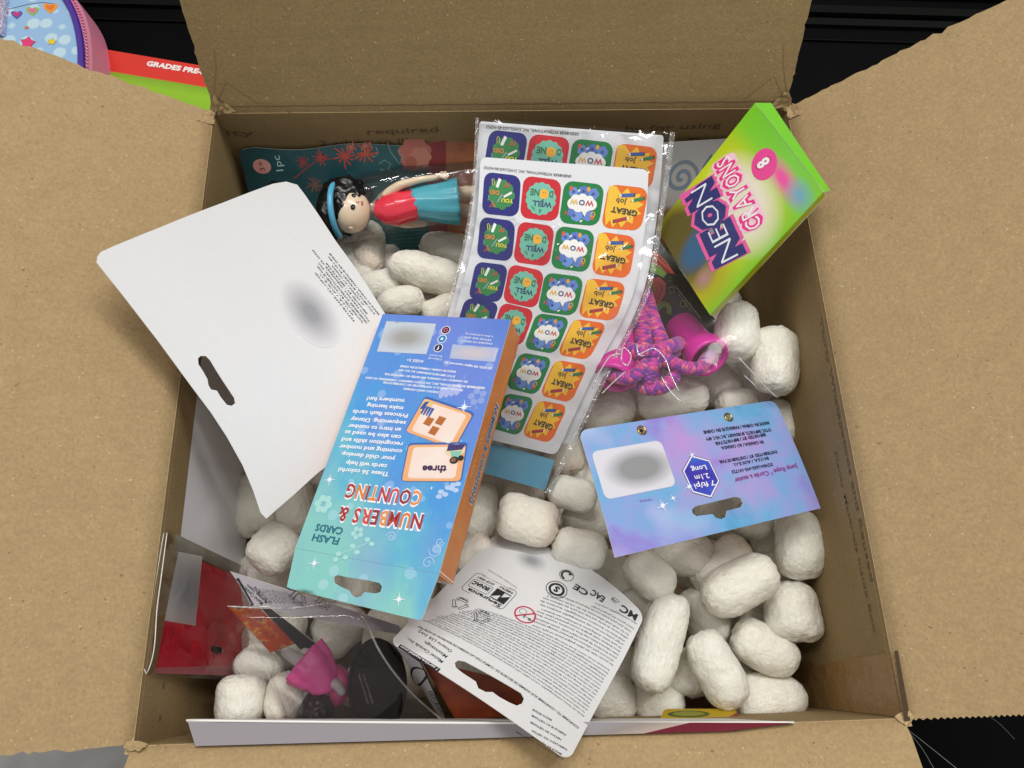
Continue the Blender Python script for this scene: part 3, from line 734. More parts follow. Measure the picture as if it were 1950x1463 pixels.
c = t.mix(t.ramp(t.noise(uv, 3.1, 2), [(.45, (0, 0, 0)), (.8, (.5, .5, .5))]), c, lin('#7f7fdc'))
vor = t.n('ShaderNodeTexVoronoi', feature='F1'); t.set(vor.inputs['Vector'], t.coord('UV', scale=(3.6, 6.4, 1))); vor.inputs['Scale'].default_value = 1.7
c = t.mix(t.ramp(vor.outputs[0], [(.20, (.26, .26, .26)), (.23, (0, 0, 0))]), c, lin('#cfe4fb'))
c = t.mix(t.math('MULTIPLY', t.ramp(t.noise(t.coord('UV', scale=(40, 12, 1)), 1, 4, .7), [(.6, (0, 0, 0)), (.72, (1, 1, 1))]), .13), c, lin('#ffffff'))
t.base(c); t.bump(t.noise(uv, 8, 3), .08, .002); m_flash = t.p(Roughness=.32, Coat_Weight=.08, Coat_Roughness=.15)
t = NT('flash_orange'); uv = t.coord('Object'); t.base(t.mix(t.noise(uv, 60, 4, .6), lin('#c8662a'), lin('#dd9a58'))); m_or = t.p(Roughness=.4)
w, h = S.w, S.h; TK = .0205
def tabpt(px): return tuple(S.ab(px))
fb_front = sheet('front_panel', S, [(0, 0), (w, 0), (w, h), (0, h)], [m_flash, m_or, m_edge], Fb, thick=.0005, step=.01)
# side panels
def side(name, a0, a1, n_thk, mat, lab=None):
    n = S.normal(w / 2, h / 2); p0 = S.at(*a0, -.0004)[0]; p1 = S.at(*a1, -.0004)[0]
    SS = Surf([p1 - n * n_thk, p1], [p0 - n * n_thk, p0])
    return SS, sheet(name, SS, [(0, 0), (SS.w, 0), (SS.w, SS.h), (0, SS.h)], [mat, m_edge, m_edge], Fb, thick=.0005, step=.02)
S_or, s1 = side('side_panel', (0, 0), (0, h), TK, m_or)
side('side_panel', (w, h), (w, 0), TK, m_or)
side('end_panel', (w, 0), (0, 0), TK, m_or); side('end_panel', (0, h - .0012), (w, h - .0012), TK, m_or)
n_ = S.normal(w / 2, h / 2)
SB = Surf([S.at(w, 0, -TK)[0], S.at(w, h, -TK)[0]], [S.at(0, 0, -TK)[0], S.at(0, h, -TK)[0]])
sheet('back_panel', SB, [(0, 0), (SB.w, 0), (SB.w, SB.h), (0, SB.h)], [m_or, m_edge, m_edge], Fb, thick=.0005, step=.03)
# hang tab beyond the fold
tabq = [tuple(S.ab(p)) for p in [(836, 1096), (562, 1047), (546, 1117), (552, 1121), (640, 1143), (760, 1172), (797, 1181), (803, 1179)]]
tabq[0] = (0, h + .0001); tabq[1] = (w, h + .0001)
hc = S.ab((681, 1117)); hh = [tuple(S.ab(p)) for p in [(637, 1097), (643, 1095), (660, 1099), (700, 1105), (722, 1110), (727, 1117), (724, 1127), (716, 1130), (704, 1129), (694, 1127), (688, 1135), (679, 1138), (670, 1133), (664, 1124), (648, 1117), (637, 1110), (635, 1102)]]
tb = sheet('hang_tab', S, tabq[::-1] if np.sum(np.array(tabq)[:, 0] * np.roll(np.array(tabq)[:, 1], -1) - np.roll(np.array(tabq)[:, 0], -1) * np.array(tabq)[:, 1]) < 0 else tabq, [m_flash, m_whiteback, m_edge], Fb, [hh], thick=.0005, step=.008, off=-.0002)
WHT = ink('#f4f4fa', .35); 
cols = ['#a8232a', '#e07a33', '#b5322c', '#e9924e', '#9a1f2a', '#d8452f', '#c02f2f', '#e58a46']
def title(word, x0, x1, h, ikk, start=0):
    v, f = glyphs(word, .02); n = len(word.replace(' ', ''))
    a, b = S.ab(x0), S.ab(x1); 
    wid = [glyphs(ch, .02)[0] for ch in word]
    ws = [(.28 if ch == ' ' else (q[:, 0].max() - q[:, 0].min()) + .1) for ch, q in zip(word, wid)]; T = sum(ws); pos = 0
    for i, (ch, q) in enumerate(zip(word, wid)):
        if ch != ' ':
            s0 = a + (b - a) * pos / T; s1 = a + (b - a) * (pos + ws[i] - .1) / T
            ikk.text(ch, s0, s1, WHT, h=h * 1.05, bold=.085, layer=2, local=True)
            ikk.text(ch, s0, s1, cols[(i + start) % 8], h=h, bold=.025, layer=3, local=True)
        pos += ws[i]
ik = Ink(S); title("NUMBERS &", (808, 981), (646, 966), .0083, ik); title("COUNTING", (806, 937), (662, 922), .0083, ik, 3); ik.build('title_print', fb_front)
ik = Ink(S); ik.text("FLASH", (648, 1025), (598, 1017), '#176b80', h=.0040, bold=.03); ik.text("CARDS", (655, 1006), (604, 998), '#176b80', h=.0040, bold=.03); ik.build('title_print', fb_front)
ik = Ink(S)
para = [("These 36 colorful", (742, 904), (646, 895)), ("cards will help", (738, 889), (660, 882)), ("your child develop", (754, 875), (652, 865)), ("counting and number", (767, 861), (647, 851)), ("recognition skills and", (768, 847), (652, 838)),
        ("can also be used as", (765, 834), (658, 824)), ("an intro to number", (765, 820), (664, 812)), ("sequencing. Disney", (774, 807), (669, 799)), ("Princess flash cards", (778, 793), (673, 785)), ("make learning", (769, 779), (700, 773)), ("numbers fun!", (771, 765), (700, 760))]
for l, a_, b_ in para: ik.text(l, np.array(a_) - (0, 4), np.array(b_) - (0, 4), WHT, h=.0026, bold=.028)
ik.build('blurb_print', fb_front)
ik = Ink(S)
for l, a_, b_ in [("342361-2655-032822", (836, 746), (769, 739)), ("IN U.S.A. / AUX E.-U. DISTRIBUTED BY / DISTRIBUE PAR", (882, 742), (730, 727)), ("GREENBRIER INTERNATIONAL, INC., 500 VOLVO PARKWAY, CHESAPEAKE, VA 23320", (925, 738), (697, 718)),
                  ("IN CANADA / AU CANADA, IMPORTED BY / IMPORTE PAR", (891, 726), (733, 711)), ("DTSC IMPORTS BURNABY, BC V5C 4P9", (867, 716), (760, 703)), ("MADE IN CHINA / FABRIQUE EN CHINE", (869, 707), (763, 696)), ("(c) 2022 All rights reserved, Inc.", (938, 701), (845, 689))]:
    ik.text(l, a_, b_, WHT, h=.0014, bold=.035, res=1)
ik.build('small_print', fb_front)
ik = Ink(S)
for l, a_, b_ in [("AVAILABLE ON VARIOUS", (939, 654), (878, 648)), ("DEVICES AND APPS", (936, 647), (886, 641)), ("1-800-9-SCHOOL", (939, 640), (886, 634))]: ik.text(l, a_, b_, WHT, h=.0013, bold=.012, res=1)
ik.text("AGES 3+", (808, 687), (776, 683), WHT, h=.0020, bold=.02); ik.text("Collect all", (843, 684), (817, 681), WHT, h=.0014, bold=.01, res=1); ik.text("for more!", (843, 678), (819, 675), WHT, h=.0014, bold=.01, res=1)
for i, (p, cc) in enumerate([((849, 629), '#5a1734'), ((842, 646), '#1d83bd'), ((835, 663), '#1c2550')]):
    q = S.ab(p); ik.shape(ell(*q, .0031), WHT, 1); ik.shape(ell(*q, .0026), cc, 2)
    [lambda: ik.line([(q[0] + .0012 * math.cos(x), q[1] + .0012 * math.sin(x)) for x in np.linspace(0, 6.2, 12)], .0004, '#e98aa8', 3),
     lambda: ik.shape(star(*q, .0014, .0007, 4, 30), WHT, 3),
     lambda: ik.text("f", (q[0] - .0006, q[1] - .0012), (q[0] + .0008, q[1] - .0012), WHT, bold=.03, layer=3, local=True)][i]()
ik.build('icon_print', fb_front)
patch(S, [(831, 617), (736, 612), (718, 670), (812, 675)], blur_patch('barcode_blur', '#a3a09c', '#c3cbd6', 1.0), fb_front, r=0)
patch(S, [(950, 663), (862, 656), (856, 683), (942, 690)], blur_patch('logo_blur', '#c9bfc6', '#aeb8da', .9), fb_front, r=0)
# sparkles, flowers, swirls
m_spark = ink('#eef6ff', .4); m_pale = ink('#b5cdf0', .4); m_pale2 = ink('#a9dcd9', .4)
def sparkle(ikk, p, r, lay=2, ang=12):
    q = ikk.S.ab(p); ikk.shape(star(*q, r, r * .13, 4, ang), m_spark, lay); ikk.shape(star(*q, r * .5, r * .16, 4, ang + 45), m_spark, lay + 1)
def flower(ikk, p, r, m, lay=1, n=5, a0=0):
    q = ikk.S.ab(p)
    for k in range(n):
        an = a0 + 2 * math.pi * k / n; ikk.shape(ell(q[0] + r * .62 * math.cos(an), q[1] + r * .62 * math.sin(an), r * .36, r * .36, 12), m, lay)
for p, r_ in [((884, 776), .0052), ((628, 914), .0042), ((599, 1073), .0042), ((760, 1142), .0042), ((822, 930), .0016)]:
    ik = Ink(S); sparkle(ik, p, r_); ik.build('sparkle_print', tb if p[1] > 1080 else fb_front)
ik = Ink(S); flower(ik, (909, 756), .0062, ink('#8ea3e2', .4)); ik.build('flower_print', fb_front)
ik = Ink(S)
for k in range(4):
    q = S.ab((842 + k * 10, 748 - k * 2)); ik.shape([(q[0] + .0020 * math.cos(z) * 1.0, q[1] + .0042 * math.sin(z)) for z in np.linspace(0, 6.0, 14)], ink('#a9b6ea', .4), 1)
ik.build('flower_print', fb_front)
ik = Ink(S); flower(ik, (616, 960), .0060, m_pale2, n=6); ik.build('flower_print', fb_front)
ik = Ink(S); flower(ik, (681, 1015), .0040, m_pale2, a0=.3); ik.line([S.ab(p) for p in [(640, 1062), (655, 1052), (676, 1045), (700, 1034)]], .0005, m_pale2, 1)
for p in [(645, 1055), (640, 1066), (658, 1062), (672, 1040), (680, 1052), (700, 1028), (708, 1036)]: q = S.ab(p); ik.shape(ell(*q, .0018, .0013, 10), m_pale2, 1)
ik.build('flower_print', fb_front)
ik = Ink(S)
for p in [(840, 937), (848, 942), (836, 946), (853, 929), (863, 924), (868, 934), (872, 922), (861, 931)]: q = S.ab(p); ik.shape(ell(*q, .0019, .0014, 10), m_pale, 1)
ik.build('flower_print', fb_front)
for c0, r0, dr, s0 in [((830, 1048), .0040, 1, 1), ((745, 1023), .0032, -1, 1), ((815, 1072), .0036, -1, -1), ((838, 1032), .0026, 1, -1)]:
    ik = Ink(S); q = S.ab(c0); ik.line([(q[0] + s0 * r0 * (1 - .8 * k / 22) * math.cos(dr * k * .38), q[1] + r0 * (1 - .8 * k / 22) * math.sin(dr * k * .38)) for k in range(23)], .00045, m_pale, 1); ik.build('swirl_print', fb_front)
# pictured flash cards
m_cardpic = NT('card_picture'); co = m_cardpic.coord('Object'); m_cardpic.base(m_cardpic.mix(m_cardpic.noise(co, 90, 4), lin('#eda06a'), lin('#f0b985'))); m_cardpic = m_cardpic.p(Roughness=.32)
m_cardin = NT('card_picture_inner'); co = m_cardin.coord('Object'); m_cardin.base(m_cardin.mix(m_cardin.noise(co, 80, 4), lin('#f3cfc0'), lin('#efe9e2'))); m_cardin = m_cardin.p(Roughness=.32)
def picture(cn, wd, hg, ang, fn, lay=1):
    q = S.ab(cn); T = T_at(q[0], q[1], wd / 2, hg / 2, ang); ikk = Ink(S)
    ikk.shape(rrect(2.08, 2.1, .16, -1.04, -1.13), ink('#3464ae', .4), lay, T=T)
    ikk.shape(rrect(2, 2, .16, -1, -1), m_cardpic, lay + 1, T=T)
    ikk.shape(rrect(1.64, 1.74, .16, -.82, -.87), '#f6dcc4', lay + 2, T=T); ikk.shape(rrect(1.58, 1.66, .14, -.79, -.83), m_cardin, lay + 3, T=T)
    fn(ikk, T, lay + 4); ikk.build('pictured_card', fb_front)
def pic_a(k, T, L):
    for cx, cy in [(-.02, -.12), (.38, .12), (.02, .48)]:
        k.shape([(cx - .16, cy - .24), (cx + .12, cy - .24), (cx + .16, cy + .2), (cx - .13, cy + .22)], '#c8742a', L, T=T)
        for j in range(4): k.line([T(cx - .14 + .01 * j, cy - .18 + j * .11), T(cx + .0, cy - .10 + j * .09), T(cx + .13, cy - .18 + j * .12)], .0003, '#8a4a1c', L + 1)
    k.shape([(.55, -.9), (.98, -.95), (.95, -.3), (.8, -.2), (.62, -.35)], '#e9c889', L, T=T)
    for j in range(4): k.shape([(.42 + .11 * j, -.62), (.52 + .11 * j, -.62), (.50 + .11 * j, -.12 - .05 * (j % 2)), (.44 + .11 * j, -.12)], '#2f55a5', L + 1, T=T)
    k.shape([(.74, -.9), (.9, -.8), (.95, -.35), (.82, -.42)], '#33509c', L + 1, T=T)
def pic_b(k, T, L):
    k.text("three", T(-.48, .18), T(.36, .18), '#3c1748', h=.0042, bold=.04, layer=L, local=True)
    k.shape(ell(-.66, -.66, .34, .36), '#e8d3a2', L, T=T); k.shape([(-.98, -.98), (-.4, -1.0), (-.38, -.62), (-.9, -.7)], '#3b2d6d', L + 1, T=T)
    k.shape([(-.9, -.62), (-.5, -.62), (-.6, -.25), (-.85, -.3)], '#86c4b4', L + 1, T=T)
    k.shape(ell(-.68, -.12, .15, .2), '#1d1210', L + 2, T=T); k.shape(ell(-.66, -.13, .09, .12), '#8d5a42', L + 3, T=T); k.shape(ell(-.9, -.24, .1, .14), '#171012', L + 2, T=T)
picture((836, 806), .0345, .0235, -13, pic_a, 1); picture((827, 882), .0355, .0225, 7, pic_b, 4)
# orange side: vertical title
ik = Ink(S_or); cs = ['#5b6fa8', '#4a8ab0', '#3f78a8', '#6b62a0']
ik.text("NUMBERS & COUNTING", (945, 766), (892, 958), '#dcc9b8', h=.0056, bold=.08, layer=1); ik.text("NUMBERS & COUNTING", (944, 768), (893, 956), '#2c6a9c', h=.0052, bold=.03, layer=2)
ik.text("FLASH CARDS", (920, 815), (893, 908), '#e8b27a', h=.0032, bold=.01, layer=2)
ik.build('title_print', s1)
# ================================================================== sticker pack
Sp = thing('sticker_pack', 'clear sealed pack of two reward sticker sheets with a blue header card', 'sticker pack', P(1060, 560, -.03))
imgR = [(1235, 323), (1226, 452), (1203, 568), (1131, 712), (1059, 867)]; imgL = [(915, 299), (904, 440), (876, 560), (832, 690), (775, 800)]
zz = [.003, -.013, -.026, -.041, -.057]
S = Surf.rails(imgR, imgL, [(a, a - .004) if 0 else a for a in zz])
m_sheet = plain('sticker_sheet', '#e3e4e8', .25, 200, .03, .02, Coat_Weight=.3)
bR = [(1264, 258), (1250, 420), (1224, 560), (1150, 716), (1088, 846)]; bL = [(913, 231), (898, 400), (870, 540), (822, 690), (770, 812)]
zb = [.007, -.0155, -.029, -.044, -.0595]
S2 = Surf.rails(bR, bL, zb)
sh2 = sheet('sticker_sheet', S2, rrect(S2.w, S2.h, .002), [m_sheet, m_sheet, m_edge], Sp, thick=.0003, step=.008)
sh1 = sheet('sticker_sheet', S, rrect(S.w, S.h, .004), [m_sheet, m_sheet, m_edge], Sp, thick=.0003, step=.008)
m_st = {k: plain('sticker_' + k, c, .22, 300, .02, .04, Coat_Weight=.3) for k, c in [('navy', '#2a2b7b'), ('red', '#cf2630'), ('green', '#1b7f40'), ('orange', '#ea701f')]}
RQ = random.Random(3)
def st_you(k, T):
    k.shape(scallop(0, 0, .74, 9, .12), '#17823a', 2, T=T)
    k.text("YOU", T(-.66, .18), T(-.02, .18), '#f2dd28', bold=.03, layer=4, local=True); k.text("DID", T(.12, -.16), T(.66, -.16), '#e2812b', bold=.03, layer=4, local=True)
    k.text("IT", T(-.40, -.60), T(-.12, -.60), '#d5402b', bold=.03, layer=4, local=True)
    k.shape([(.05, -.72), (.2, -.78), (.34, -.34), (.2, -.3)], '#f4f4f2', 3, T=T); k.shape([(-.52, -.2), (-.1, .06), (-.16, .14), (-.58, -.1)], '#f1efe9', 3, T=T)
    k.line([T(.46, -.7), T(.4, -.42), T(.52, -.4), T(.56, -.68), T(.48, -.72)], .0004, '#d6d23a', 3); k.shape([(-.1, -.06), (.02, .0), (.26, .42), (.12, .34)], '#7fa9a4', 3, T=T)
    k.line([T(.5, .35), T(.36, .58), T(.62, .66), T(.44, .46), T(.28, .6)], .0006, '#e05a3a', 3); k.line([T(.7, .1), T(.66, .3), T(.74, .34)], .0003, '#8fb7c6', 3)
def st_well(k, T):
    k.shape(scallop(0, 0, .80, 14, .08), '#6fc0a9', 2, T=T)
    k.text("WELL", T(-.60, .12), T(.42, .12), '#1f3868', bold=.03, layer=4, local=True); k.text("D", T(-.62, -.42), T(-.40, -.42), '#1c7040', h=.0042, bold=.03, layer=4, local=True); k.text("NE", T(.10, -.42), T(.58, -.42), '#1c7040', h=.0042, bold=.03, layer=4, local=True)
    k.shape(scallop(*(-.14, -.24), .25, 3, .08), '#f5b51f', 3, T=T); k.shape([(-.18, .0), (-.12, .1), (.02, .14), (-.1, .0)], '#1f6a3a', 4, T=T)
    k.shape(ell(-.20, -.30, .025), '#5b3a12', 4, T=T); k.shape(ell(-.09, -.30, .025), '#5b3a12', 4, T=T)
    k.shape([(.5, .36), (.3, .46), (.24, .6), (.36, .52)], '#1f7a42', 3, T=T); k.shape([(-.1, .5), (.0, .74), (.04, .5)], '#1f7a42', 3, T=T)
def st_wow(k, T):
    for x, y, r, c in [(-.5, -.5, .3, '#5f83cf'), (.0, -.58, .27, '#4c73c4'), (.48, -.5, .25, '#6790d6'), (-.36, .52, .3, '#5f83cf'), (.16, .58, .3, '#6b95dd'), (.5, .44, .22, '#4c73c4')]: k.shape(scallop(x, y, r, 5, .16, 3), c, 2, T=T)
    for x, y in [(-.5, -.5), (.0, -.58), (.48, -.52), (-.2, .56), (.3, .6)]:
        k.shape(star(x, y, .12, .05, 5, RQ.uniform(0, 90)), '#243f8a', 3, T=T)
    for x, y, c in [(-.62, .62, '#d9542f'), (.68, .5, '#c94f45'), (.62, -.66, '#d9542f'), (-.24, -.7, '#e9a726')]: k.shape(ell(x, y, .09, .12, 9), c, 3, T=T)
    for x, y in [(.2, -.66), (-.12, .76), (.34, -.4)]: k.shape([(x, y), (x + .1, y + .08), (x + .05, y + .14), (x - .05, y + .06)], '#f2f2f2', 4, T=T)
    k.shape([(.62, .1), (.72, .1), (.7, .62), (.64, .62)], '#1e5e32', 3, T=T)
    k.shape(scallop(0, 0, .1, 4, .0), '#f3f1ee', 3, T=T)
    for x, y, r in [(-.48, .02, .27), (-.2, .10, .3), (.14, .12, .31), (.45, .04, .27), (-.34, -.16, .24), (0, -.2, .27), (.34, -.16, .24)]: k.shape(ell(x, y, r, r, 16), '#f3f1ee', 4, T=T)
    k.shape([(-.3, .3), (-.02, .34), (-.24, .62)], '#f3f1ee', 4, T=T)
    k.text("W", T(-.58, -.16), T(-.16, -.16), '#c82f36', bold=.03, layer=6, local=True); k.text("O", T(-.14, -.16), T(.16, -.16), '#1f3a7c', bold=.03, layer=6, local=True); k.text("W", T(.2, -.16), T(.6, -.16), '#e3b425', bold=.03, layer=6, local=True)
    q = [T(-.62 + .1 * math.cos(z), .48 + .12 * math.sin(z)) for z in np.linspace(0, 6.28, 10)]; k.line(q, .0006, '#e7b22a', 5)
def pencil(k, T, x, y, L, w, ang, c):
    a_ = rad(ang); t2 = lambda p, q: T(x + p * math.cos(a_) - q * math.sin(a_), y + p * math.sin(a_) + q * math.cos(a_))
    k.shape([t2(0, -w), t2(L, -w), t2(L, w), t2(0, w)], c, 4); k.shape([t2(L, -w), t2(L + w * 2, 0), t2(L, w)], '#f1e3d2', 4); k.shape([t2(L + w * 1.4, -w * .3), t2(L + w * 2.2, 0), t2(L + w * 1.4, w * .3)], '#23202a', 5)
    k.shape([t2(-w * .7, -w), t2(0, -w), t2(0, w), t2(-w * .7, w)], '#3a2430', 4)
def st_great(k, T):
    k.shape([(.95, -.9), (.93, .3), (.78, .9), (.62, .62), (.42, .95), (.22, .66), (-.02, .92), (-.2, .6), (-.52, .7), (-.5, .34), (-.86, .22), (-.6, -.0), (-.9, -.24), (-.56, -.36), (-.66, -.72), (-.2, -.6), (.02, -.92), (.3, -.6), (.6, -.94)], '#f6c21d', 2, T=T)
    k.text("GREAT", T(-.66, .10), T(.66, .0), '#1f1f22', h=.0037, bold=.035, layer=5, local=True); k.text("Job", T(-.04, -.34), T(.50, -.38), '#27272a', h=.0034, bold=.012, layer=5, local=True, shear=.2) if 0 else k.text("Job", T(-.04, -.36), T(.50, -.40), '#27272a', h=.0034, bold=.012, layer=5, local=True)
    pencil(k, T, .46, .62, -.0 + .62, .085, 157 + 180 + 180, '#a8242c') if 0 else pencil(k, T, .40, .66, .62, .085, 197, '#a8242c')
    pencil(k, T, -.34, -.62, .62, .085, 8, '#2a56a0'); pencil(k, T, -.84, -.52, .5, .08, 18, '#1f7a3a')
ST = {'you': ('navy', st_you, 'navy sticker reading YOU DID IT'), 'well': ('red', st_well, 'red sticker reading WELL DONE'), 'wow': ('green', st_wow, 'green sticker reading WOW'), 'great': ('orange', st_great, 'orange sticker reading GREAT JOB')}
def sticker(SS, parent, ctr, kind, nxt, dn=None, sz=.0242):
    colr, fn, lab = ST[kind]; q = SS.ab(ctr); n = SS.ab(nxt) - q; ang = math.degrees(math.atan2(-n[1], -n[0]))
    dn = SS.ab(np.array(ctr) + dn) - q; T = lambda x, y: tuple(q - n * x * .466 + dn * y * .458); k = Ink(SS)
    k.shape(rrect(2, 2, .44, -1, -1, n=4), m_st[colr], 1, step=.005, T=T)
    fn(k, T); o = k.build('sticker', parent); o['label'] = lab; return o
K4 = ['you', 'well', 'wow', 'great']
ROWS = [[(955, 371), (1030, 379), (1108, 388), (1190, 396)], [(945, 456), (1017, 465), (1091, 475), (1169, 486)], [(930, 538), (997, 546), (1068, 561), (1147, 571)],
        [(908, 606), (976, 618), (1041, 635), (1108, 646)], [(876, 680), (942, 695), (1007, 711), (1073, 725)], [(842, 752), (909, 770), (976, 788), (1037, 802)]]
for r_ in ROWS:
    for i, c_ in enumerate(r_):
        if c_[0] < 900 and c_[1] > 660: continue
        nx = r_[i + 1] if i < 3 else tuple(2 * np.array(c_) - np.array(r_[i - 1]))
        ri = ROWS.index(r_); a_ = np.array(ROWS[min(ri + 1, 5)][i]) - np.array(ROWS[max(ri - 1, 0)][i]); a_ = a_ / (min(ri + 1, 5) - max(ri - 1, 0))
        sticker(S, sh1, c_, K4[i], nx, a_ * 1.0)
TOPR = [(963, 291), (1042, 299), (1124, 308), (1208, 317)]
for i, c_ in enumerate(TOPR):
    nx = TOPR[i + 1] if i < 3 else tuple(2 * np.array(c_) - np.array(TOPR[i - 1])); sticker(S2, sh2, c_, K4[i], nx, np.array([-16, 86.0]))
ik = Ink(S2); ik.text("GREENBRIER INTERNATIONAL, INC. 210952-2655-BS-062923", (1103, 253), (926, 239), INK, h=.0020, bold=.012, res=1); ik.build('small_print', sh2)
ik = Ink(S); ik.text("GREENBRIER INTERNATIONAL, INC. 210952-2655-BS-062923", (1089, 334), (922, 317), INK, h=.0018, bold=.012, res=1); ik.build('small_print', sh1)
# blue header card of the pack
t = NT('sky_print'); co = t.coord('Object'); t.base(t.mix(t.noise(co, 30, 2), lin('#3f9cc4'), lin('#8fc6da'))); m_sky = t.p(Roughness=.3, Coat_Weight=.3)
SH = Surf.quad([(1056, 876, -.062), (800, 806, -.066), (775, 860, -.072), (1038, 934, -.068)])
hd = sheet('header_card', SH, rrect(SH.w, SH.h, .001), [m_sky, m_sheet, m_edge], Sp, thick=.0005, step=.01)
# clear bag
bgR = [(1284, 254), (1262, 410), (1236, 556), (1162, 706), (1046, 940)]; bgL = [(906, 227), (894, 400), (864, 540), (812, 690), (745, 856)]
SG = Surf.rails(bgR, bgL, [.0085, -.010, -.0235, -.038, -.0645], lift=.0016)
def rippled(name, S, outline, mat, parent, amp=.0012, freq=90, step=.004, edge=.006, eamp=.0018, seed=0, off=0.0):
    vs, fs = fill(outline, (), step); A = np.array(outline); lo = A.min(0); hi = A.max(0)
    o = np.zeros(len(vs))
    for i, (x, y) in enumerate(vs):
        e = min(x - lo[0], hi[0] - x); e2 = min(y - lo[1], hi[1] - y); k = math.exp(-max(0, e) / edge) + .6 * math.exp(-max(0, e2) / edge)
        o[i] = off + amp * noise.noise(Vector((x * freq, y * freq, seed))) + eamp * k * noise.noise(Vector((x * freq * 1.5, y * freq * 3.2, seed + 5)))
    pts = S.at(vs[:, 0], vs[:, 1], o)
    return mesh_obj(name, pts, fs, mat, parent, uvs=vs, smooth=True)
rippled('clear_bag', SG, rrect(SG.w, SG.h, .001), m_film_tight, Sp, amp=.0007, freq=60, seed=2)
m_seam = film('bag_seam', haze=.16, rough=.12, wr=.9, wscale=160, dist=.004, refl=2.2, hazecol='#d8d8d8')
sm1 = Surf.rails([(x + 1, y) for x, y in bgR], [(x - 9, y - 1) for x, y in bgR], [.0085, -.010, -.0235, -.038, -.0645], lift=.0019)
rippled('side_seam', sm1, rrect(sm1.w, sm1.h, .0004), m_seam, Sp, amp=.0009, freq=300, step=.0016, eamp=.0006)
sm2 = Surf.rails([(x + 6, y) for x, y in bgL], [(x, y - 1) for x, y in bgL], [.0085, -.010, -.0235, -.038, -.0645], lift=.0019)
rippled('side_seam', sm2, rrect(sm2.w, sm2.h, .0004), m_seam, Sp, amp=.0008, freq=300, step=.0016, eamp=.0005)
# ================================================================== printed instruction card (near middle)
Tc = thing('instruction_card', 'white card dense with small black print and safety symbols, overlapping the near flap', 'card', P(990, 1230, -.02))
Lr = [P(1228, 1172, -.060), P(1188, 1254, -.040), P(1140, 1342, -.012), P(1083, 1450, .032)]
Rr = [P(945, 1016, -.088), P(885, 1078, -.060), P(815, 1150, -.030), P(741, 1223, -.006)]
S = Surf(Lr, Rr, bulge_u=.0)
class Bow(Surf):
    def raw(s, u, v):
        p = super().raw(u, v); uc = np.clip(u, 0, 1)
        q = (4 * uc * (1 - uc)) * (.85 * (1 - np.clip(v, 0, 1)) + .2)
        return p + np.array([.004, .0075, .004]) * q[:, None]
S = Bow(Lr, Rr)
ol = rrect(S.w, S.h, .006, n=5)
hole = [tuple(S.ab(p)) for p in [(866, 1262), (873, 1257), (885, 1259), (960, 1300), (992, 1319), (998, 1330), (994, 1340), (984, 1344), (970, 1338), (950, 1327), (938, 1318), (925, 1318), (911, 1311), (906, 1298), (880, 1281), (868, 1271)]]
tc = sheet('card', S, ol, [m_white, m_whiteback, m_edge], Tc, [hole], thick=.0005, step=.005)
w, h = S.w, S.h
def seg(p0, p1, k): return tuple(np.array(p0) + (np.array(p1) - np.array(p0)) * k)
WORDS = "small parts may be generated choking hazard not for children under three years retain this information for future reference pieces genere des petites pieces peligro de asfixia piezas pequenas no recomendado para ninos menores contents may vary colours and decorations conserver ces informations kleine teile erstickungsgefahr nicht geeignet fur kinder unter attenzione piccole parti non adatto bambini avviso voor kinderen jonger dan jaar vanwege kleine onderdelen pequenas pecas contem".split()
def gibber(n, r):
    s = ''
    while len(s) < n: s += r.choice(WORDS) + ' '
    return s[:n].strip()
rg = random.Random(5)
ik = Ink(S)       # dense paragraph: rows measured in local metres; v = 0 is the far edge
def rows(ikk, a0, a1, b0, b1, n, hh, chars, ragL=0, ragR=0, bold=.01, up=False):
    for i in range(n):
        b = b0 + (b1 - b0) * i / max(1, n - 1); s = gibber(chars, rg); s = s.upper() if up else s
        ikk.text(s, (a0 + rg.uniform(0, ragL), b), (a1 - rg.uniform(0, ragR), b), '#35353a', h=hh, bold=bold, layer=1, local=True, res=1)
A_ = S.ab
def prow(name, R0, L0, R1, L1, n, hh, chars, rag=6, bold=.008):
    k = Ink(S)
    for i in range(n):
        t_ = i / (n - 1); R_ = np.array(R0) + (np.array(R1) - R0) * t_; L_ = np.array(L0) + (np.array(L1) - L0) * t_; d_ = (L_ - R_) / np.linalg.norm(L_ - R_)
        k.text(gibber(chars, rg), R_ + d_ * rg.uniform(0, rag * .3), L_ - d_ * rg.uniform(0, rag), '#2c2c31', h=hh, bold=bold, layer=1, res=1)
    k.build(name, tc)
prow('warning_text', (1214, 1188), (1132, 1147), (1209, 1198), (1124, 1152), 2, .0013, 34)
prow('warning_text', (1203, 1203), (1038, 1124), (1168, 1266), (1002, 1184), 11, .0015, 62, 14)
prow('dense_text', (1162, 1277), (905, 1156), (1113, 1364), (806, 1180), 16, .0013, 130, 8)
ik = Ink(S)
for s, p0, p1, hh in [("CONFORMS TO / CONFORME AUX NORMES DE SECURITE DE / CUMPLE CON LAS NORMAS DE SEGURIDAD DE ASTM F963.", (1103, 1386), (797, 1192), .0026)]: ik.text(s, p0, p1, INK, h=.0018, bold=.015)
ik.build('conforms_text', tc)
ik = Ink(S)
for s, p0, p1 in [("Mattel Canada Inc.,", (845, 1260), (776, 1214)), ("Mississauga,", (853, 1250), (809, 1221)), ("Ontario L5R 3W2.", (862, 1240), (798, 1199))]: ik.text(s, p0, p1, INK, h=.0021, bold=.006)
ik.build('address_text', tc)
ik = Ink(S); q0, q1 = A_((833, 1281)), A_((757, 1233)); dd = (q1 - q0) / np.linalg.norm(q1 - q0); nn = np.array([-dd[1], dd[0]])
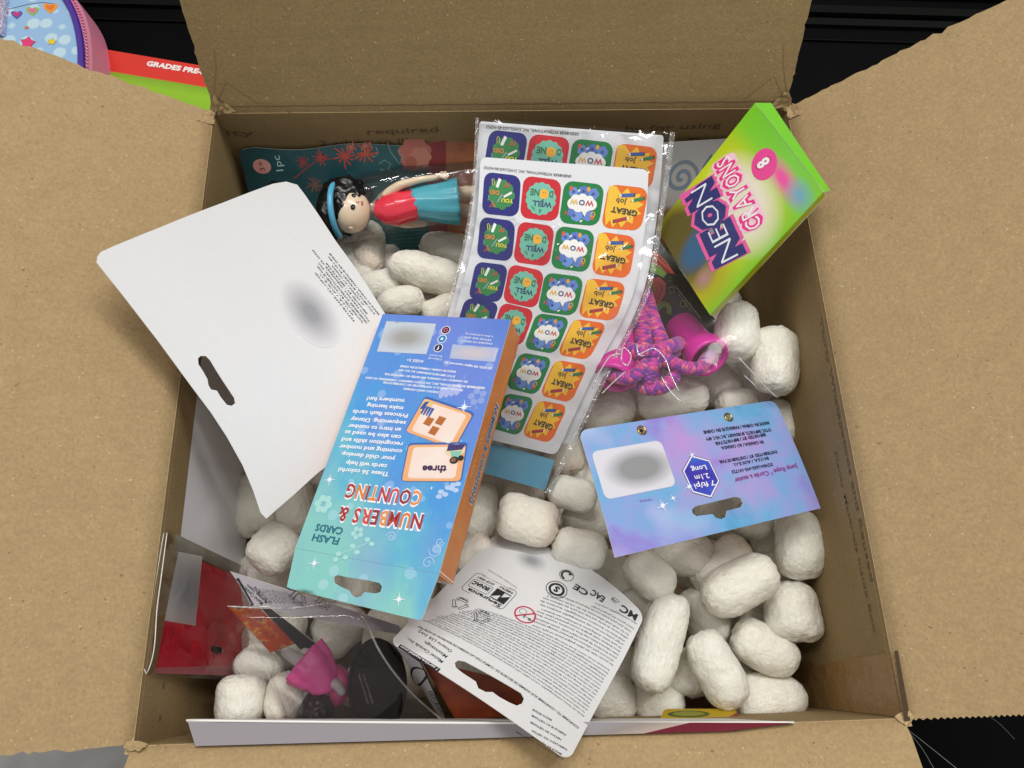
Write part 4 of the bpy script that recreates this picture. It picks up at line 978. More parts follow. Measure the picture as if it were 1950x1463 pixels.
ik.shape([tuple(q0), tuple(q1), tuple(q1 - nn * .0034), tuple(q0 - nn * .0034)][::1], '#1d1d20', 1)
ik.text("? service.mattel.com", q0 - nn * .0028 + dd * .001, q1 - nn * .0028 - dd * .001, '#f2f2f2', h=.0019, bold=.015, layer=2, local=True); ik.build('web_band', tc)
ik = Ink(S)
for s, p0, p1 in [("MADE IN VIETNAM.", (1051, 1371), (1014, 1350)), ("FABRIQUE AU VIETNAM.", (1078, 1399), (1012, 1361)), ("HECHO EN VIETNAM.", (1069, 1408), (1010, 1374)), ("FABRICADO NO VIETNA.", (1080, 1427), (1012, 1390)), ("MADE IN VIETNAM.", (1070, 1436), (1012, 1402)), ("WYPRODUKOWANO W WIETNAMIE.", (1074, 1446), (982, 1392))]: ik.text(s, p0, p1, INK, h=.0015, bold=.012, res=1)
ik.build('origin_text', tc)
# symbols
def ring(k, c, r, wd, col, lay=1, n=26, sq=1.0):
    T = k.S.T(c, r, r * sq); k.line([T(math.cos(z), math.sin(z)) for z in np.linspace(0, 2 * math.pi, n)], wd, col, lay)
def tri_arrows(k, c, r):
    T = k.S.T(c, r, r); pts = [T(math.cos(rad(90 + 120 * i)), math.sin(rad(90 + 120 * i))) for i in range(3)]
    for i in range(3):
        a_, b_ = np.array(pts[i]), np.array(pts[(i + 1) % 3]); d_ = (b_ - a_); nrm = np.array([d_[1], -d_[0]]); nrm = nrm / np.linalg.norm(nrm)
        s_, e_ = a_ + d_ * .14, a_ + d_ * .78
        k.line([tuple(s_), tuple(e_)], .00035, INK, 1); k.line([tuple(s_ + nrm * .0016), tuple(e_ + nrm * .0016)], .00035, INK, 1); k.line([tuple(s_), tuple(s_ + nrm * .0016)], .0003, INK, 1)
        k.line([tuple(e_ - nrm * .001), tuple(a_ + d_ * .93 + nrm * .0008), tuple(e_ + nrm * .0026), tuple(e_ - nrm * .001)], .00035, INK, 1)
for c0, s in [((876, 1150), "PAP"), ((917, 1176), "PET")]:
    ik = Ink(S); q = A_(c0); tri_arrows(ik, q, .0052); ik.text(s, (q[0] - .0022, q[1] - .0055), (q[0] + .0028, q[1] - .0055), INK, h=.0017, bold=.02, local=True); ik.build('recycling_symbol', tc)
ik = Ink(S); c0 = A_((932, 1124)); W_, H_ = .0300, .0215; an = math.degrees(math.atan2(*(A_((862, 1088)) - A_((985, 1150)))[::-1])) - 0
dR = A_((885, 1100)) - A_((972, 1143)); an = math.degrees(math.atan2(dR[1], dR[0])); T = S.T(c0, .00098, .00098, dR * [1, 1])
fr = rrect(30, 20, 3, -15, -10); ik.line([T(*p) for p in fr + fr[:1]], .00035, INK, 1)
ik.text("Seguranca", T(-13, 6.2), T(11, 6.2), INK, h=.0030, bold=.03, local=True)
ik.shape([T(-13.5, 5.2), T(-3, 5.2), T(-3, 4.4), T(-8, 4.4), T(-8, -.5), T(-3.5, 3.8), T(-3, 3.8), T(-3, -4.6), T(-13.5, -4.6), T(-13.5, -3.8), T(-9, -3.8), T(-9, 1), T(-13.5, -3.2)][::1], '#1d1d20', 1)
f2 = rrect(14, 8, 1.5, -1, -3.4); ik.line([T(*p) for p in f2 + f2[:1]], .0003, INK, 1); ik.text("IRNAC", T(.2, -1.6), T(12.2, -1.6), INK, h=.0032, bold=.05, local=True)
ik.text("INMETRO", T(-13, -7.6), T(-3.5, -7.6), INK, h=.0018, bold=.03, local=True); ik.text("OCP 0061", T(0, -6.8), T(12, -6.8), INK, h=.0018, bold=.03, local=True); ik.text("Organismo acreditado conforme", T(-12, -9.2), T(11, -9.2), INK, h=.0009, local=True, res=1)
ik.build('certification_mark', tc)
ik = Ink(S); q = A_((1000, 1171)); ring(ik, q, .0062, .0009, '#c41f4a', 2); ik.line([(q[0] - .0044, q[1] - .0044), (q[0] + .0044, q[1] + .0044)], .0009, '#c41f4a', 2)
ring(ik, (q[0] + .0022, q[1] - .0014), .0022, .00025, INK, 1, 16); ik.text("0-3", (q[0] - .0046, q[1] + .0006), (q[0] + .0004, q[1] + .0006), INK, h=.0020, bold=.02, local=True, layer=1); ik.build('age_warning_symbol', tc)
ik = Ink(S); q = A_((1060, 1123)); ring(ik, q, .0066, .0005, INK); ring(ik, q, .0044, .0016, INK); ik.text("S", (q[0] - .0016, q[1] - .0022), (q[0] + .0016, q[1] - .0022), INK, h=.0044, bold=.05, local=True); ik.build('seal_symbol', tc)
ik = Ink(S); q = A_((1079, 1096)); ring(ik, q, .0045, .0004, INK); ik.line([(q[0] + .0032 * math.cos(z), q[1] + .0032 * math.sin(z)) for z in np.linspace(-2.4, 1.6, 16)], .0014, INK, 1); ik.shape([(q[0] - .0036, q[1] - .0026), (q[0] - .0008, q[1] - .0008), (q[0] - .0006, q[1] - .0040)], INK, 1); ik.build('recycling_symbol', tc)
ik = Ink(S)
for s, p0, p1, hh in [("CE", (1122, 1128), (1096, 1112), .0044), ("EAC", (1153, 1139), (1129, 1123), .0046), ("MC", (1215, 1172), (1184, 1152), .0050)]: ik.text(s, p0, p1, INK, h=hh, bold=.03)
for k_ in range(3): q = A_((1170 - 0, 1143)); ik.line([(q[0] - .003 + .0016 * k_, q[1] - .002), (q[0] - .001 + .0012 * k_, q[1] + .0016), (q[0] + .0022, q[1] - .001 + .0012 * k_)], .0004, INK, 1)
ik.build('conformity_marks', tc)
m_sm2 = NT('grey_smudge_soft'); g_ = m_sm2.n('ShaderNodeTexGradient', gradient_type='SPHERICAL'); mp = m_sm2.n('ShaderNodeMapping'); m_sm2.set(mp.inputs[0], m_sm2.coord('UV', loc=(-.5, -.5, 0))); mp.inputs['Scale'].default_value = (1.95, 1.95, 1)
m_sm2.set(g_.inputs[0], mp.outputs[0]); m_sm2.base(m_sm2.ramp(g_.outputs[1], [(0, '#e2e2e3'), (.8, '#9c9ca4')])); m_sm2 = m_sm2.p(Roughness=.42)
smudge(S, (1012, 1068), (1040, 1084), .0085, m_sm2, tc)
ik = Ink(S); ik.text("Printed in Vietnam / Imprime au Vietnam", A_((985, 1120)), A_((930, 1085)), INK, h=.0011, local=True, res=1); ik.build('small_print', tc)
# ================================================================== jump rope header card
RQ_ = [(1475, 762), (1101, 820), (1171, 1062), (1563, 968)]
r = np.array([CM @ np.array([(x - 975) / F_PX, -(y - 731.5) / F_PX, -1.0]) for x, y in RQ_]); A = np.stack([r[0], -r[1], r[2], -r[3]], 1)
d = np.linalg.svd(A)[2][-1]; d *= np.sign(d[0]); d /= d.mean(); Q4 = CAM + r * (d * .468)[:, None]
Rp = thing('jump_rope_pack', 'pink and purple braided jump rope in a clear bag with a watercolour header card', 'jump rope', P(1300, 800, -.05))
S = Surf([Q4[0], Q4[3]], [Q4[1], Q4[2]], bulge=.0012)
t = NT('watercolour_print'); uv = t.coord('UV', scale=(1.0, .6, 1)); n1 = t.noise(uv, 2.6, 5, .6, .4); n2 = t.noise(t.coord('UV', loc=(3, 1, 0), scale=(1, .6, 1)), 2.0, 4, .6)
c = t.ramp(n1, [(.28, '#3f93c4'), (.42, '#6fabd8'), (.54, '#8b9fda'), (.66, '#917cd0'), (.8, '#b27fca')])
c = t.mix(t.ramp(n2, [(.48, (0, 0, 0)), (.7, (.8, .8, .8))]), c, lin('#c48fd2')); c = t.mix(t.ramp(t.noise(uv, 1.5, 3), [(.55, (0, 0, 0)), (.75, (.6, .6, .6))]), c, lin('#e3e0f2'))
t.base(c); m_wc = t.p(Roughness=.3, Coat_Weight=.1, Coat_Roughness=.12)
w, h = S.w, S.h
hole = [tuple(S.ab(p)) for p in [(1318, 970), (1325, 964), (1400, 946), (1410, 948), (1415, 957), (1411, 966), (1384, 973), (1382, 984), (1373, 989), (1363, 986), (1357, 979), (1326, 983), (1319, 978)]]
g1, g2 = S.ab((1222, 820)), S.ab((1387, 795))
rh = sheet('header_card', S, rrect(w, h, .006, skip=(2, 3)), [m_wc, m_whiteback, m_edge], Rp, [hole, ell(*g1, .0016, n=12), ell(*g2, .0016, n=12)], thick=.0005, step=.008)
m_brass = plain('brass', '#b08d3c', .25, 300, .05, .1, Metallic=1.0)
for g in (g1, g2):
    c = S.at(*g, .0002)[0]; n = S.normal(*g); x = unit(np.cross(n, [0, 1, .3])); y = np.cross(n, x)
    q = [c + .0026 * (math.cos(z) * x + math.sin(z) * y) for z in np.linspace(0, 2 * math.pi, 25)]; V, F, UV = tube_mesh(q, .0007, 8, False); mesh_obj('eyelet', V, F, m_brass, Rp, smooth=True)
patch(S, [(1255, 840), (1130, 860), (1152, 950), (1288, 925)], blur_patch('rope_barcode', '#8f9092', '#d6d4de', .95, .42, .5, .15, .6), rh, r=.004)
ik = Ink(S)
for s, p0, p1, k_ in [("MADE IN CHINA / FABRIQUE EN CHINE", (1463, 800), (1338, 818), 0), ("DTSC IMPORTS, BURNABY, BC V5C 4P9", (1466, 813), (1343, 831), 0), ("IMPORTED BY / IMPORTE PAR", (1456, 822), (1360, 840), 0), ("IN CANADA / AU CANADA", (1452, 836), (1372, 848), 0)]: ik.text(s, np.array(p0) + (0, 3), np.array(p1) + (0, 3), '#20284c', h=.0022, bold=.04, res=1)
ik.build('import_text', rh)
ik = Ink(S)
for s, p0, p1 in [("DISTRIBUTED BY / DISTRIBUE PAR", (1478, 856), (1368, 876)), ("IN U.S.A. / AUX E.-U.", (1462, 868), (1395, 881)), ("327430-2655-095-101723", (1470, 880), (1392, 895))]: ik.text(s, np.array(p0) + (0, 2), np.array(p1) + (0, 2), '#20284c', h=.0020, bold=.04, res=1)
ik.text("Jump Rope * Corde a sauter", (1517, 884), (1397, 912), '#8a2a80', h=.0030, bold=.02); ik.build('product_text', rh)
ik = Ink(S); ik.text("www.example.com" if 0 else "www.", (1240, 949), (1215, 953), '#8d5fb0', h=.0022); ik.build('small_print', rh)
ik = Ink(S); q = S.ab((1335, 907)); an = 8
def hexa(r, rx=1.0): return [(q[0] + r * .88 * math.cos(rad(90 + 60 * i + an)), q[1] + r * math.sin(rad(90 + 60 * i + an))) for i in range(6)]
t = NT('hex_print'); uv = t.coord('Generated'); gr = t.n('ShaderNodeSeparateXYZ'); t.set(gr.inputs[0], t.coord('Object')); t.base(t.ramp(t.noise(t.coord('Object'), 38, 2), [(.3, '#3b1c9a'), (.5, '#3d4fc2'), (.7, '#3f92d8')])); m_hex = t.p(Roughness=.28)
ik.shape(hexa(.0146), '#39306e', 1); ik.shape(hexa(.0141), WHT, 2); ik.shape(hexa(.0131), m_hex, 3)
for s, dy, wd in [("7 ft/pi", -.0056, .0150), ("2.1m", -.0006, .0105), ("Long", .0048, .0110)]: ik.text(s, (q[0] - wd / 2, q[1] + dy + .0 if 0 else q[1] - dy - .0015), (q[0] + wd / 2, q[1] - dy - .0015), WHT, h=.0032, bold=.015, layer=5, local=True)
ik.build('length_badge', rh)
for p, r_ in [((1261, 964), .0046), ((1281, 950), .0030), ((1317, 867), .0030), ((1311, 928), .0034)]: ik = Ink(S); sparkle(ik, p, r_, 6); ik.build('sparkle_print', rh)
S_head = S
# rope
t = NT('braided_rope'); uv = t.coord('UV', scale=(5.0, 400, 1)); sp = t.n('ShaderNodeSeparateXYZ'); t.set(sp.inputs[0], uv)
aa = t.math('ADD', sp.outputs[0], sp.outputs[1]); bb = t.math('SUBTRACT', sp.outputs[1], sp.outputs[0])
fa, fb_ = t.math('FLOOR', aa), t.math('FLOOR', bb); cb = t.n('ShaderNodeCombineXYZ'); t.set(cb.inputs[0], fa); t.set(cb.inputs[1], fb_); t.set(cb.inputs[2], t.math('FLOOR', t.n('ShaderNodeObjectInfo').outputs['Random']))
wn = t.n('ShaderNodeTexWhiteNoise'); t.set(wn.inputs[0], cb.outputs[0])
c = t.ramp(wn.outputs[0], [(0, '#7d2f9e'), (.22, '#9a3ab0'), (.38, '#d83aa6'), (.55, '#e8528f'), (.7, '#f07a94'), (.85, '#8c37ab'), (.93, '#e03fb0')], 'CONSTANT')
va = t.math('ABSOLUTE', t.math('SUBTRACT', t.math('FRACT', aa), .5)); vb = t.math('ABSOLUTE', t.math('SUBTRACT', t.math('FRACT', bb), .5)); mx = t.math('MAXIMUM', va, vb)
c = t.mix(t.ramp(mx, [(.38, (0, 0, 0)), (.5, (.55, .55, .55))]), c, lin('#5c1f66'))
t.base(c); t.bump(t.math('SUBTRACT', 1.0, mx), .9, .0016); m_rope = t.p(Roughness=.55, Sheen_Weight=.3)
def rp(name, pts, zz, r=.0046, mat=m_rope):
    return tube(name, [P(x, y, z) for (x, y), z in zip(pts, zz)], r, mat, Rp, 14, 8)
STR = [([(1198, 540), (1200, 610), (1196, 660), (1200, 700)], [-.052, -.050, -.052, -.056]),
       ([(1214, 545), (1222, 612), (1228, 660), (1240, 694)], [-.048, -.044, -.044, -.050]),
       ([(1228, 560), (1243, 612), (1258, 650), (1275, 690)], [-.052, -.048, -.046, -.050]),
       ([(1206, 552), (1212, 612), (1214, 664), (1222, 704)], [-.058, -.055, -.055, -.058]),
       ([(1180, 560), (1182, 620), (1180, 665), (1176, 690)], [-.060, -.058, -.058, -.060])]
for p_, z_ in STR: rp('rope_strand', p_, z_, .0058)
rp('rope_wrap', [(1192, 648), (1206, 668), (1240, 672), (1268, 664), (1292, 655)], [-.056, -.042, -.038, -.038, -.052], .0054)
rp('rope_wrap', [(1196, 668), (1214, 688), (1250, 684), (1285, 670)], [-.060, -.046, -.042, -.050], .0050)
rp('rope_end', [(1232, 668), (1270, 686), (1302, 700), (1330, 702), (1344, 686), (1352, 668)], [-.036, -.036, -.038, -.040, -.046, -.060], .0047)
rp('rope_end', [(1168, 706), (1176, 718), (1200, 720), (1224, 702), (1238, 688)], [-.058, -.040, -.036, -.036, -.042], .0047)
rp('rope_loop', [(1206, 716), (1222, 736), (1252, 740), (1280, 722), (1284, 700), (1262, 688), (1240, 700), (1234, 722), (1250, 738)], [-.050, -.046, -.042, -.042, -.044, -.042, -.036, -.040, -.048], .0049)
rp('rope_loop', [(1186, 690), (1200, 722), (1228, 728), (1246, 712), (1240, 690)], [-.062, -.054, -.048, -.046, -.050], .0048)
t = NT('pink_plastic'); t.base(lin('#dc2fa4')); t.bump(t.noise(t.coord('Object'), 25, 2), .1, .001); m_pink = t.p(Roughness=.22, Subsurface_Weight=.15, Subsurface_Radius=(.004, .001, .003), Subsurface_Scale=1.0)
def handle(a, b, r0, r1, lab):
    """hollow moulded grip from a to its open flared end b"""
    a, b = np.array(a), np.array(b); ax = unit(b - a); L = np.linalg.norm(b - a); x = unit(np.cross(ax, [0, 0, 1])); y = np.cross(ax, x)
    prof = [(0, r0 * .0), (0, r0 * .9), (.04, r0), (.55, r0 * .97), (.66, r0 * 1.03), (.78, r1 * .98), (.95, r1), (1.0, r1 * .97), (1.0, r1 * .84), (.9, r1 * .80), (.45, r1 * .70), (.3, r1 * .5), (.25, 0)]
    V = []; n = 32
    for s, r_ in prof:
        for k in range(n): z = 2 * math.pi * k / n; V.append(a + ax * L * s + r_ * (math.cos(z) * x + math.sin(z) * y))
    F = [(j * n + k, j * n + (k + 1) % n, (j + 1) * n + (k + 1) % n, (j + 1) * n + k) for j in range(len(prof) - 1) for k in range(n)]
    o = mesh_obj('handle', V, [f[::-1] for f in F], m_pink, Rp, smooth=True); o['label'] = lab
handle(P(1294, 622, -.070), P(1350, 684, -.048), .0125, .0152, 'pink hollow handle, right end, opening towards the camera')
handle(P(1196, 628, -.058), P(1166, 722, -.044), .0112, .0136, 'pink hollow handle half under the sticker pack')
# clear bag around the rope
GB = Surf.rails([(1500, 772), (1450, 690), (1392, 640), (1340, 560)], [(1092, 832), (1128, 730), (1168, 640), (1200, 520)], [-.044, -.030, -.030, -.046])
GB = Surf([P(1474, 768, -.0515), P(1432, 715, -.036), P(1392, 660, -.030), P(1330, 540, -.050)], [P(1101, 828, -.008), P(1110, 740, -.032), P(1150, 640, -.036), P(1190, 520, -.046)])
GB.L = np.array([P(1101, 824, -.008), P(1118, 740, -.024), P(1148, 640, -.032), P(1190, 520, -.040)]); GB.R = np.array([P(1474, 766, -.0515), P(1440, 720, -.043), P(1396, 655, -.038), P(1330, 545, -.042)])
rippled('clear_bag', GB, rrect(GB.w, GB.h, .001), m_hazefilm, Rp, amp=.0008, freq=22, step=.004, seed=4, off=.009, eamp=.0003)
m_glint = film('film_glint', haze=.55, rough=.08, wr=.1, refl=4.0, hazecol='#f2eef2')  # whitish tubes along the folds stand in for highlights on the film
for pts in [[(1206, 668), (1212, 690), (1220, 690)], [(1206, 690), (1222, 682), (1234, 676), (1258, 696), (1266, 722), (1282, 760)], [(1176, 702), (1182, 676), (1194, 690), (1184, 710), (1178, 704)], [(1126, 748), (1142, 712), (1160, 690), (1176, 688)],
            [(1250, 732), (1262, 754), (1276, 772), (1286, 780)], [(1140, 768), (1164, 742), (1184, 722)], [(1394, 688), (1420, 716), (1440, 738), (1462, 758)], [(1404, 722), (1424, 740)], [(1102, 800), (1112, 772), (1122, 756)]]:
    V, F, UV = tube_mesh(spline([GB.at(*GB.ab(p), .0098)[0] for p in pts], 5), .00042, 6); mesh_obj('crease_glint', V, F, m_glint, Rp, smooth=True)
# ================================================================== crayon box
CQ = [(1568, 366), (1437, 197), (1250, 433), (1352, 600)]
r = np.array([CM @ np.array([(x - 975) / F_PX, -(y - 731.5) / F_PX, -1.0]) for x, y in CQ]); A = np.stack([r[0], -r[1], r[2], -r[3]], 1)
d = np.linalg.svd(A)[2][-1]; d *= np.sign(d[0]); d /= d.mean(); Q5 = np.array([P(1568, 366, .040), P(1437, 197, .036), P(1250, 433, -.020), P(1352, 600, -.020)])
S = Surf([Q5[0], Q5[3]], [Q5[1], Q5[2]], bulge_u=.0035)
Cr = thing('crayon_box', 'lime green and yellow crayon box with pink and navy lettering in the far corner', 'crayon box', Q5.mean(0))
w, h = S.w, S.h
t = NT('neon_print'); uv = t.coord('UV'); sx = t.n('ShaderNodeSeparateXYZ'); t.set(sx.inputs[0], uv); u_, v_ = sx.outputs[0], sx.outputs[1]
def blob(cu, cv, ru, rv, p0=0.0, p1=.9):
    mp = t.n('ShaderNodeMapping'); t.set(mp.inputs[0], uv); mp.inputs['Location'].default_value = (-cu / ru, -cv / rv, 0); mp.inputs['Scale'].default_value = (1 / ru, 1 / rv, 1)
    g = t.n('ShaderNodeTexGradient', gradient_type='SPHERICAL'); t.set(g.inputs[0], mp.outputs[0]); return t.ramp(g.outputs[1], [(p0, (0, 0, 0)), (p1, (1, 1, 1))])
c = t.ramp(v_, [(0, '#6cc020'), (.14, '#7cc822'), (.28, '#c6cc12'), (.5, '#d8d612'), (.8, '#d2c80c'), (1, '#d8c810')])
c = t.mix(t.ramp(u_, [(0, (1, 1, 1)), (.28, (0, 0, 0)), (.72, (0, 0, 0)), (1, (.35, .35, .35))]), c, lin('#7cc41c'))
c = t.mix(blob(.5, .88, .6, .34, .1, .6), c, lin('#a8980c')); c = t.mix(blob(.33, .14, .30, .09, .0, .8), c, lin('#e8489a')); c = t.mix(blob(.13, .12, .17, .10, .0, .9), c, lin('#6aa4b8'))
c = t.mix(blob(.66, .90, .55, .32, .1, .5), c, lin('#5c5010')); c = t.mix(blob(.50, .80, .20, .26, .1, .5), c, lin('#2f5c80')); c = t.mix(blob(.27, .90, .10, .10, .0, .9), c, lin('#b0807c'))
c = t.mix(blob(.47, .44, .52, .30, .05, .5), c, lin('#e3dcc4'))
t.base(c); m_neon = t.p(Roughness=.36, Coat_Weight=.15)
cf = sheet('front_panel', S, [(0, 0), (w, 0), (w, h), (0, h)], [m_neon, m_whiteback, m_neon], Cr, thick=.0005, step=.01)
m_lime = plain('lime_side', '#b4c41a', .38, 300, .05, .08); TKc = .009
def cside(name, a0, a1, mat):
    n = S.normal(w / 2, h / 2); p0 = S.at(*a0, -.0004)[0]; p1 = S.at(*a1, -.0004)[0]; SS = Surf([p1 - n * TKc, p1], [p0 - n * TKc, p0]); sheet(name, SS, [(0, 0), (SS.w, 0), (SS.w, SS.h), (0, SS.h)], [mat, m_edge, m_edge], Cr, thick=.0005, step=.03)
cside('side_panel', (0, 0), (0, h), m_lime); cside('side_panel', (w, h), (w, 0), m_lime); cside('end_panel', (w, 0), (0, 0), m_lime); cside('end_panel', (0, h), (w, h), m_lime)
SBk = Surf([S.at(w, 0, -TKc)[0], S.at(w, h, -TKc)[0]], [S.at(0, 0, -TKc)[0], S.at(0, h, -TKc)[0]]); sheet('back_panel', SBk, [(0, 0), (SBk.w, 0), (SBk.w, SBk.h), (0, SBk.h)], [m_lime, m_edge, m_edge], Cr, thick=.0005, step=.03)
# tuck flap ears at the far end
SE = Surf([P(1580, 364, Q5[0][2] - .002), Q5[0]], [P(1468, 197, Q5[1][2] - .002), Q5[1]])
sheet('tuck_flap', SE, [(0, 0), (SE.w, 0), (SE.w, SE.h), (0, SE.h)], [plain('lime_flap', '#6fc01e', .4, 300, .05, .08), m_edge, m_edge], Cr, thick=.0005, step=.01, off=.0004)
def fat(ikk, word, p0, p1, h, cols, bolds, lay=2, arc=0.0, rot=0):
    a, b = S.ab(p0), S.ab(p1); d_ = b - a; L = np.linalg.norm(d_); d_ /= L; nn = np.array([-d_[1], d_[0]])
    qs = [glyphs(ch, .03)[0] for ch in word]; ws = [(q[:, 0].max() - q[:, 0].min()) + .11 for q in qs]; T_ = sum(ws) - .11
    for li, (cc, bd) in enumerate(zip(cols, bolds)):
        pos = 0
        for i, ch in enumerate(word):
            m = (pos + ws[i] / 2) / T_ * 2 - 1; oy = arc * (1 - m * m); grow = L / T_
            s0 = a + d_ * pos * grow + nn * oy; s1 = a + d_ * (pos + ws[i] - .11) * grow + nn * oy
            e = (bd - bolds[-1]) * h * .7
            ikk.text(ch, s0 - d_ * e - nn * e * .9, s1 + d_ * e - nn * e * .9, cc, h=h + e * 1.8, bold=bd, layer=lay + li, local=True); pos += ws[i]
ik = Ink(S)
fat(ik, "NEON", (1407, 486), (1345, 348), .0125, ['#e85aa0', '#20236c', '#e9edf2'], [.24, .17, -.016], 1)
ik.build('title_print', cf)
ik = Ink(S); fat(ik, "CRAYONS", (1452, 428), (1388, 296), .0098, ['#f7c9dc', '#e9267f', '#f3eef0'], [.17, .10, .0], 1); ik.build('title_print', cf)
ik = Ink(S); q = S.ab((1455, 313)); ik.shape(ell(*q, .0092, .0092), '#e8368f', 1); ik.text("8", (q[0] - .0026, q[1] - .0042), (q[0] + .0026, q[1] - .0042), '#c01562', h=.0082, bold=.11, layer=2, local=True); ik.text("8", (q[0] - .0024, q[1] - .004), (q[0] + .0024, q[1] - .004), '#f4eef0', h=.0078, bold=.04, layer=3, local=True); ik.build('count_badge', cf)
# ================================================================== toy figure on a teal card (far left, against the back wall)
Dp = thing('figure_pack', 'teal card with a clear blister over a toy figure in red top and blue skirt', 'toy pack', P(700, 380, -.07))
S = Surf([P(925, 478, -.108), P(700, 486, -.108), P(505, 492, -.108)][::2], [P(930, 262, -.033), P(453, 283, -.036)], bulge=.003)
w, h = S.w, S.h           # u runs up the picture, v runs towards picture left
t = NT('teal_print'); uv = t.coord('UV'); sx = t.n('ShaderNodeSeparateXYZ'); t.set(sx.inputs[0], uv)
c = t.ramp(t.math('ADD', sx.outputs[1], t.math('MULTIPLY', t.math('SUBTRACT', t.noise(uv, 3, 2), .5), .02)), [(0, '#b5714e'), (.17, '#a8653f'), (.172, '#8c2b2c'), (.25, '#8c2b2c'), (.252, '#2c5f62'), (.6, '#22565c'), (1, '#1c4a50')], 'LINEAR')
t.base(t.mix(t.ramp(t.noise(uv, 7, 4, .6), [(.45, (0, 0, 0)), (.7, (.35, .35, .35))]), c, lin('#17383d'))); m_teal = t.p(Roughness=.35, Coat_Weight=.2)
ol = rrect(w, h, .003)
wav = [(w - .0 + .0016 * math.sin(k * .9) - .0008, h * k / 16) for k in range(17)]
ol = [(0, 0), *wav[:16], (w - .001, h * .985), (w * .97, h), (0, h)]
tcard = sheet('card', S, ol, [m_teal, m_whiteback, m_edge], Dp, [[tuple(S.ab(p)) for p in [(508, 352), (520, 344), (545, 350), (560, 362), (540, 372), (512, 368)]]], thick=.0005, step=.007)
ik = Ink(S); q = S.ab((499, 317)); ik.shape(ell(*q, .0056, .0066), '#d79a94', 1); ik.text("3+", (506, 326), (499, 306), '#a83a3a', h=.0040, bold=.01, layer=2); ik.text("1pc", (540, 325), (532, 296), '#b9d9d4', h=.0055); ik.build('age_print', tcard)
rg2 = random.Random(9)
def palm(p, r, m, sx_=1.0):
    k = Ink(S); q = S.ab(p)
    for j in range(11):
        a_ = 2 * math.pi * j / 11 + rg2.uniform(-.2, .2); L = r * rg2.uniform(.7, 1.15); n = np.array([-math.sin(a_), math.cos(a_)]); d_ = np.array([math.cos(a_), math.sin(a_)])
        pts = [q + d_ * L * s_ + n * L * .22 * s_ * s_ for s_ in np.linspace(0, 1, 5)]
        k.line(pts, r * .14, m, 1)
    return k
for p, r_, c in [((577, 310), .0050, '#a0443f'), ((611, 300), .0058, '#b5473f'), ((657, 298), .0085, '#c04a40'), ((697, 292), .0080, '#c2503f'), ((668, 281), .0045, '#c97a5a'), ((696, 278), .0040, '#c97a5a'), ((600, 352), .0075, '#7d5a52')]:
    k = palm(p, r_, c); k.build('palm_print', tcard)
ik = Ink(S); ik.line([S.ab(p) for p in [(560, 340), (600, 308), (657, 298), (705, 292)]], .0007, '#a8433c', 1); ik.build('stem_print', tcard)
ik = Ink(S)
for pts in [[(705, 270), (708, 282), (700, 290), (712, 300), (720, 292), (716, 280)], [(738, 272), (744, 290), (752, 300), (760, 312), (768, 300), (758, 286)], [(722, 312), (732, 305), (744, 312), (738, 325), (724, 322)]]: ik.line([S.ab(p) for p in pts], .0007, '#6f9c98', 1)
ik.build('line_print', tcard)
ik = Ink(S); q = S.ab((790, 292)); ik.shape(scallop(*q, .0125, 7, .18), '#bd6d5c', 1); q2 = S.ab((800, 300)); ik.shape(scallop(*q2, .0085, 6, .2), '#c5806c', 2); q3 = S.ab((783, 310)); ik.shape(ell(*q3, .005, .004), '#b0604f', 3); ik.build('flower_print', tcard)
ik = Ink(S)
for i in range(6): ik.text(gibber(20, rg), (738, 470 - i * 1), (742, 440), '#0b1b1d', h=.001, res=1) if 0 else None
for i in range(5): ik.text(gibber(24, rg), np.array((745, 444 + i * 7)), np.array((835, 436 + i * 7)), '#6b8a86', h=.0012, res=1)
ik.build('small_print', tcard)
# figure: one skinned body, clothes as parts
m_skin = plain('figure_skin', '#f0d2b4', .3, 60, .02, .03, Subsurface_Weight=.15, Coat_Weight=.3)
m_redp = plain('figure_red', '#e8384c', .25, 60, .05, .05, Coat_Weight=.4); m_tealp = plain('figure_skirt', '#4fa9ba', .3, 60, .05, .05, Coat_Weight=.3); m_hair = plain('figure_hair', '#0e0c0e', .28, 200, .2, .3)
Fg = thing('toy_figure', 'small plastic girl figure with dark hair, red top and blue skirt, lying sideways', 'toy figure', P(760, 390, -.06))
def skinned(name, nodes, edges, mat, parent, sub=2):
    me = bpy.data.meshes.new(name); me.from_pydata([tuple(map(float, n[0])) for n in nodes], edges, []); me.materials.append(mat)
    o = bpy.data.objects.new(name, me); COL.objects.link(o)
    sk = o.modifiers.new('skin', 'SKIN'); 
    for i, n in enumerate(nodes):
        me.skin_vertices[0].data[i].radius = (n[1], n[1] if len(n) < 3 else n[2])
    me.skin_vertices[0].data[0].use_root = True
    sk.use_smooth_shade = True
    sb = o.modifiers.new('sub', 'SUBSURF'); sb.levels = sub; sb.render_levels = sub
    put(o, parent); return o
def Z(x, y, z): return P(x, y, z)
zt = -.052
body = [(Z(820, 385, zt), .0105), (Z(775, 388, zt), .0085), (Z(735, 392, zt), .0095), (Z(712, 396, zt), .0036), (Z(698, 398, zt), .0038),   # pelvis, waist, chest, neck
        (Z(728, 375, zt + .004), .0042), (Z(762, 352, zt + .012), .0034), (Z(800, 342, zt + .014), .0026), (Z(838, 337, zt + .010), .0024),          # near arm
        (Z(735, 418, zt - .008), .0042), (Z(775, 428, zt - .012), .0032), (Z(815, 425, zt - .012), .0024),
        (Z(862, 372, zt), .0064), (Z(905, 365, zt - .002), .0048), (Z(950, 360, zt - .006), .0036), (Z(862, 400, zt - .006), .0062), (Z(905, 402, zt - .008), .0046), (Z(950, 404, zt - .012), .0036)]
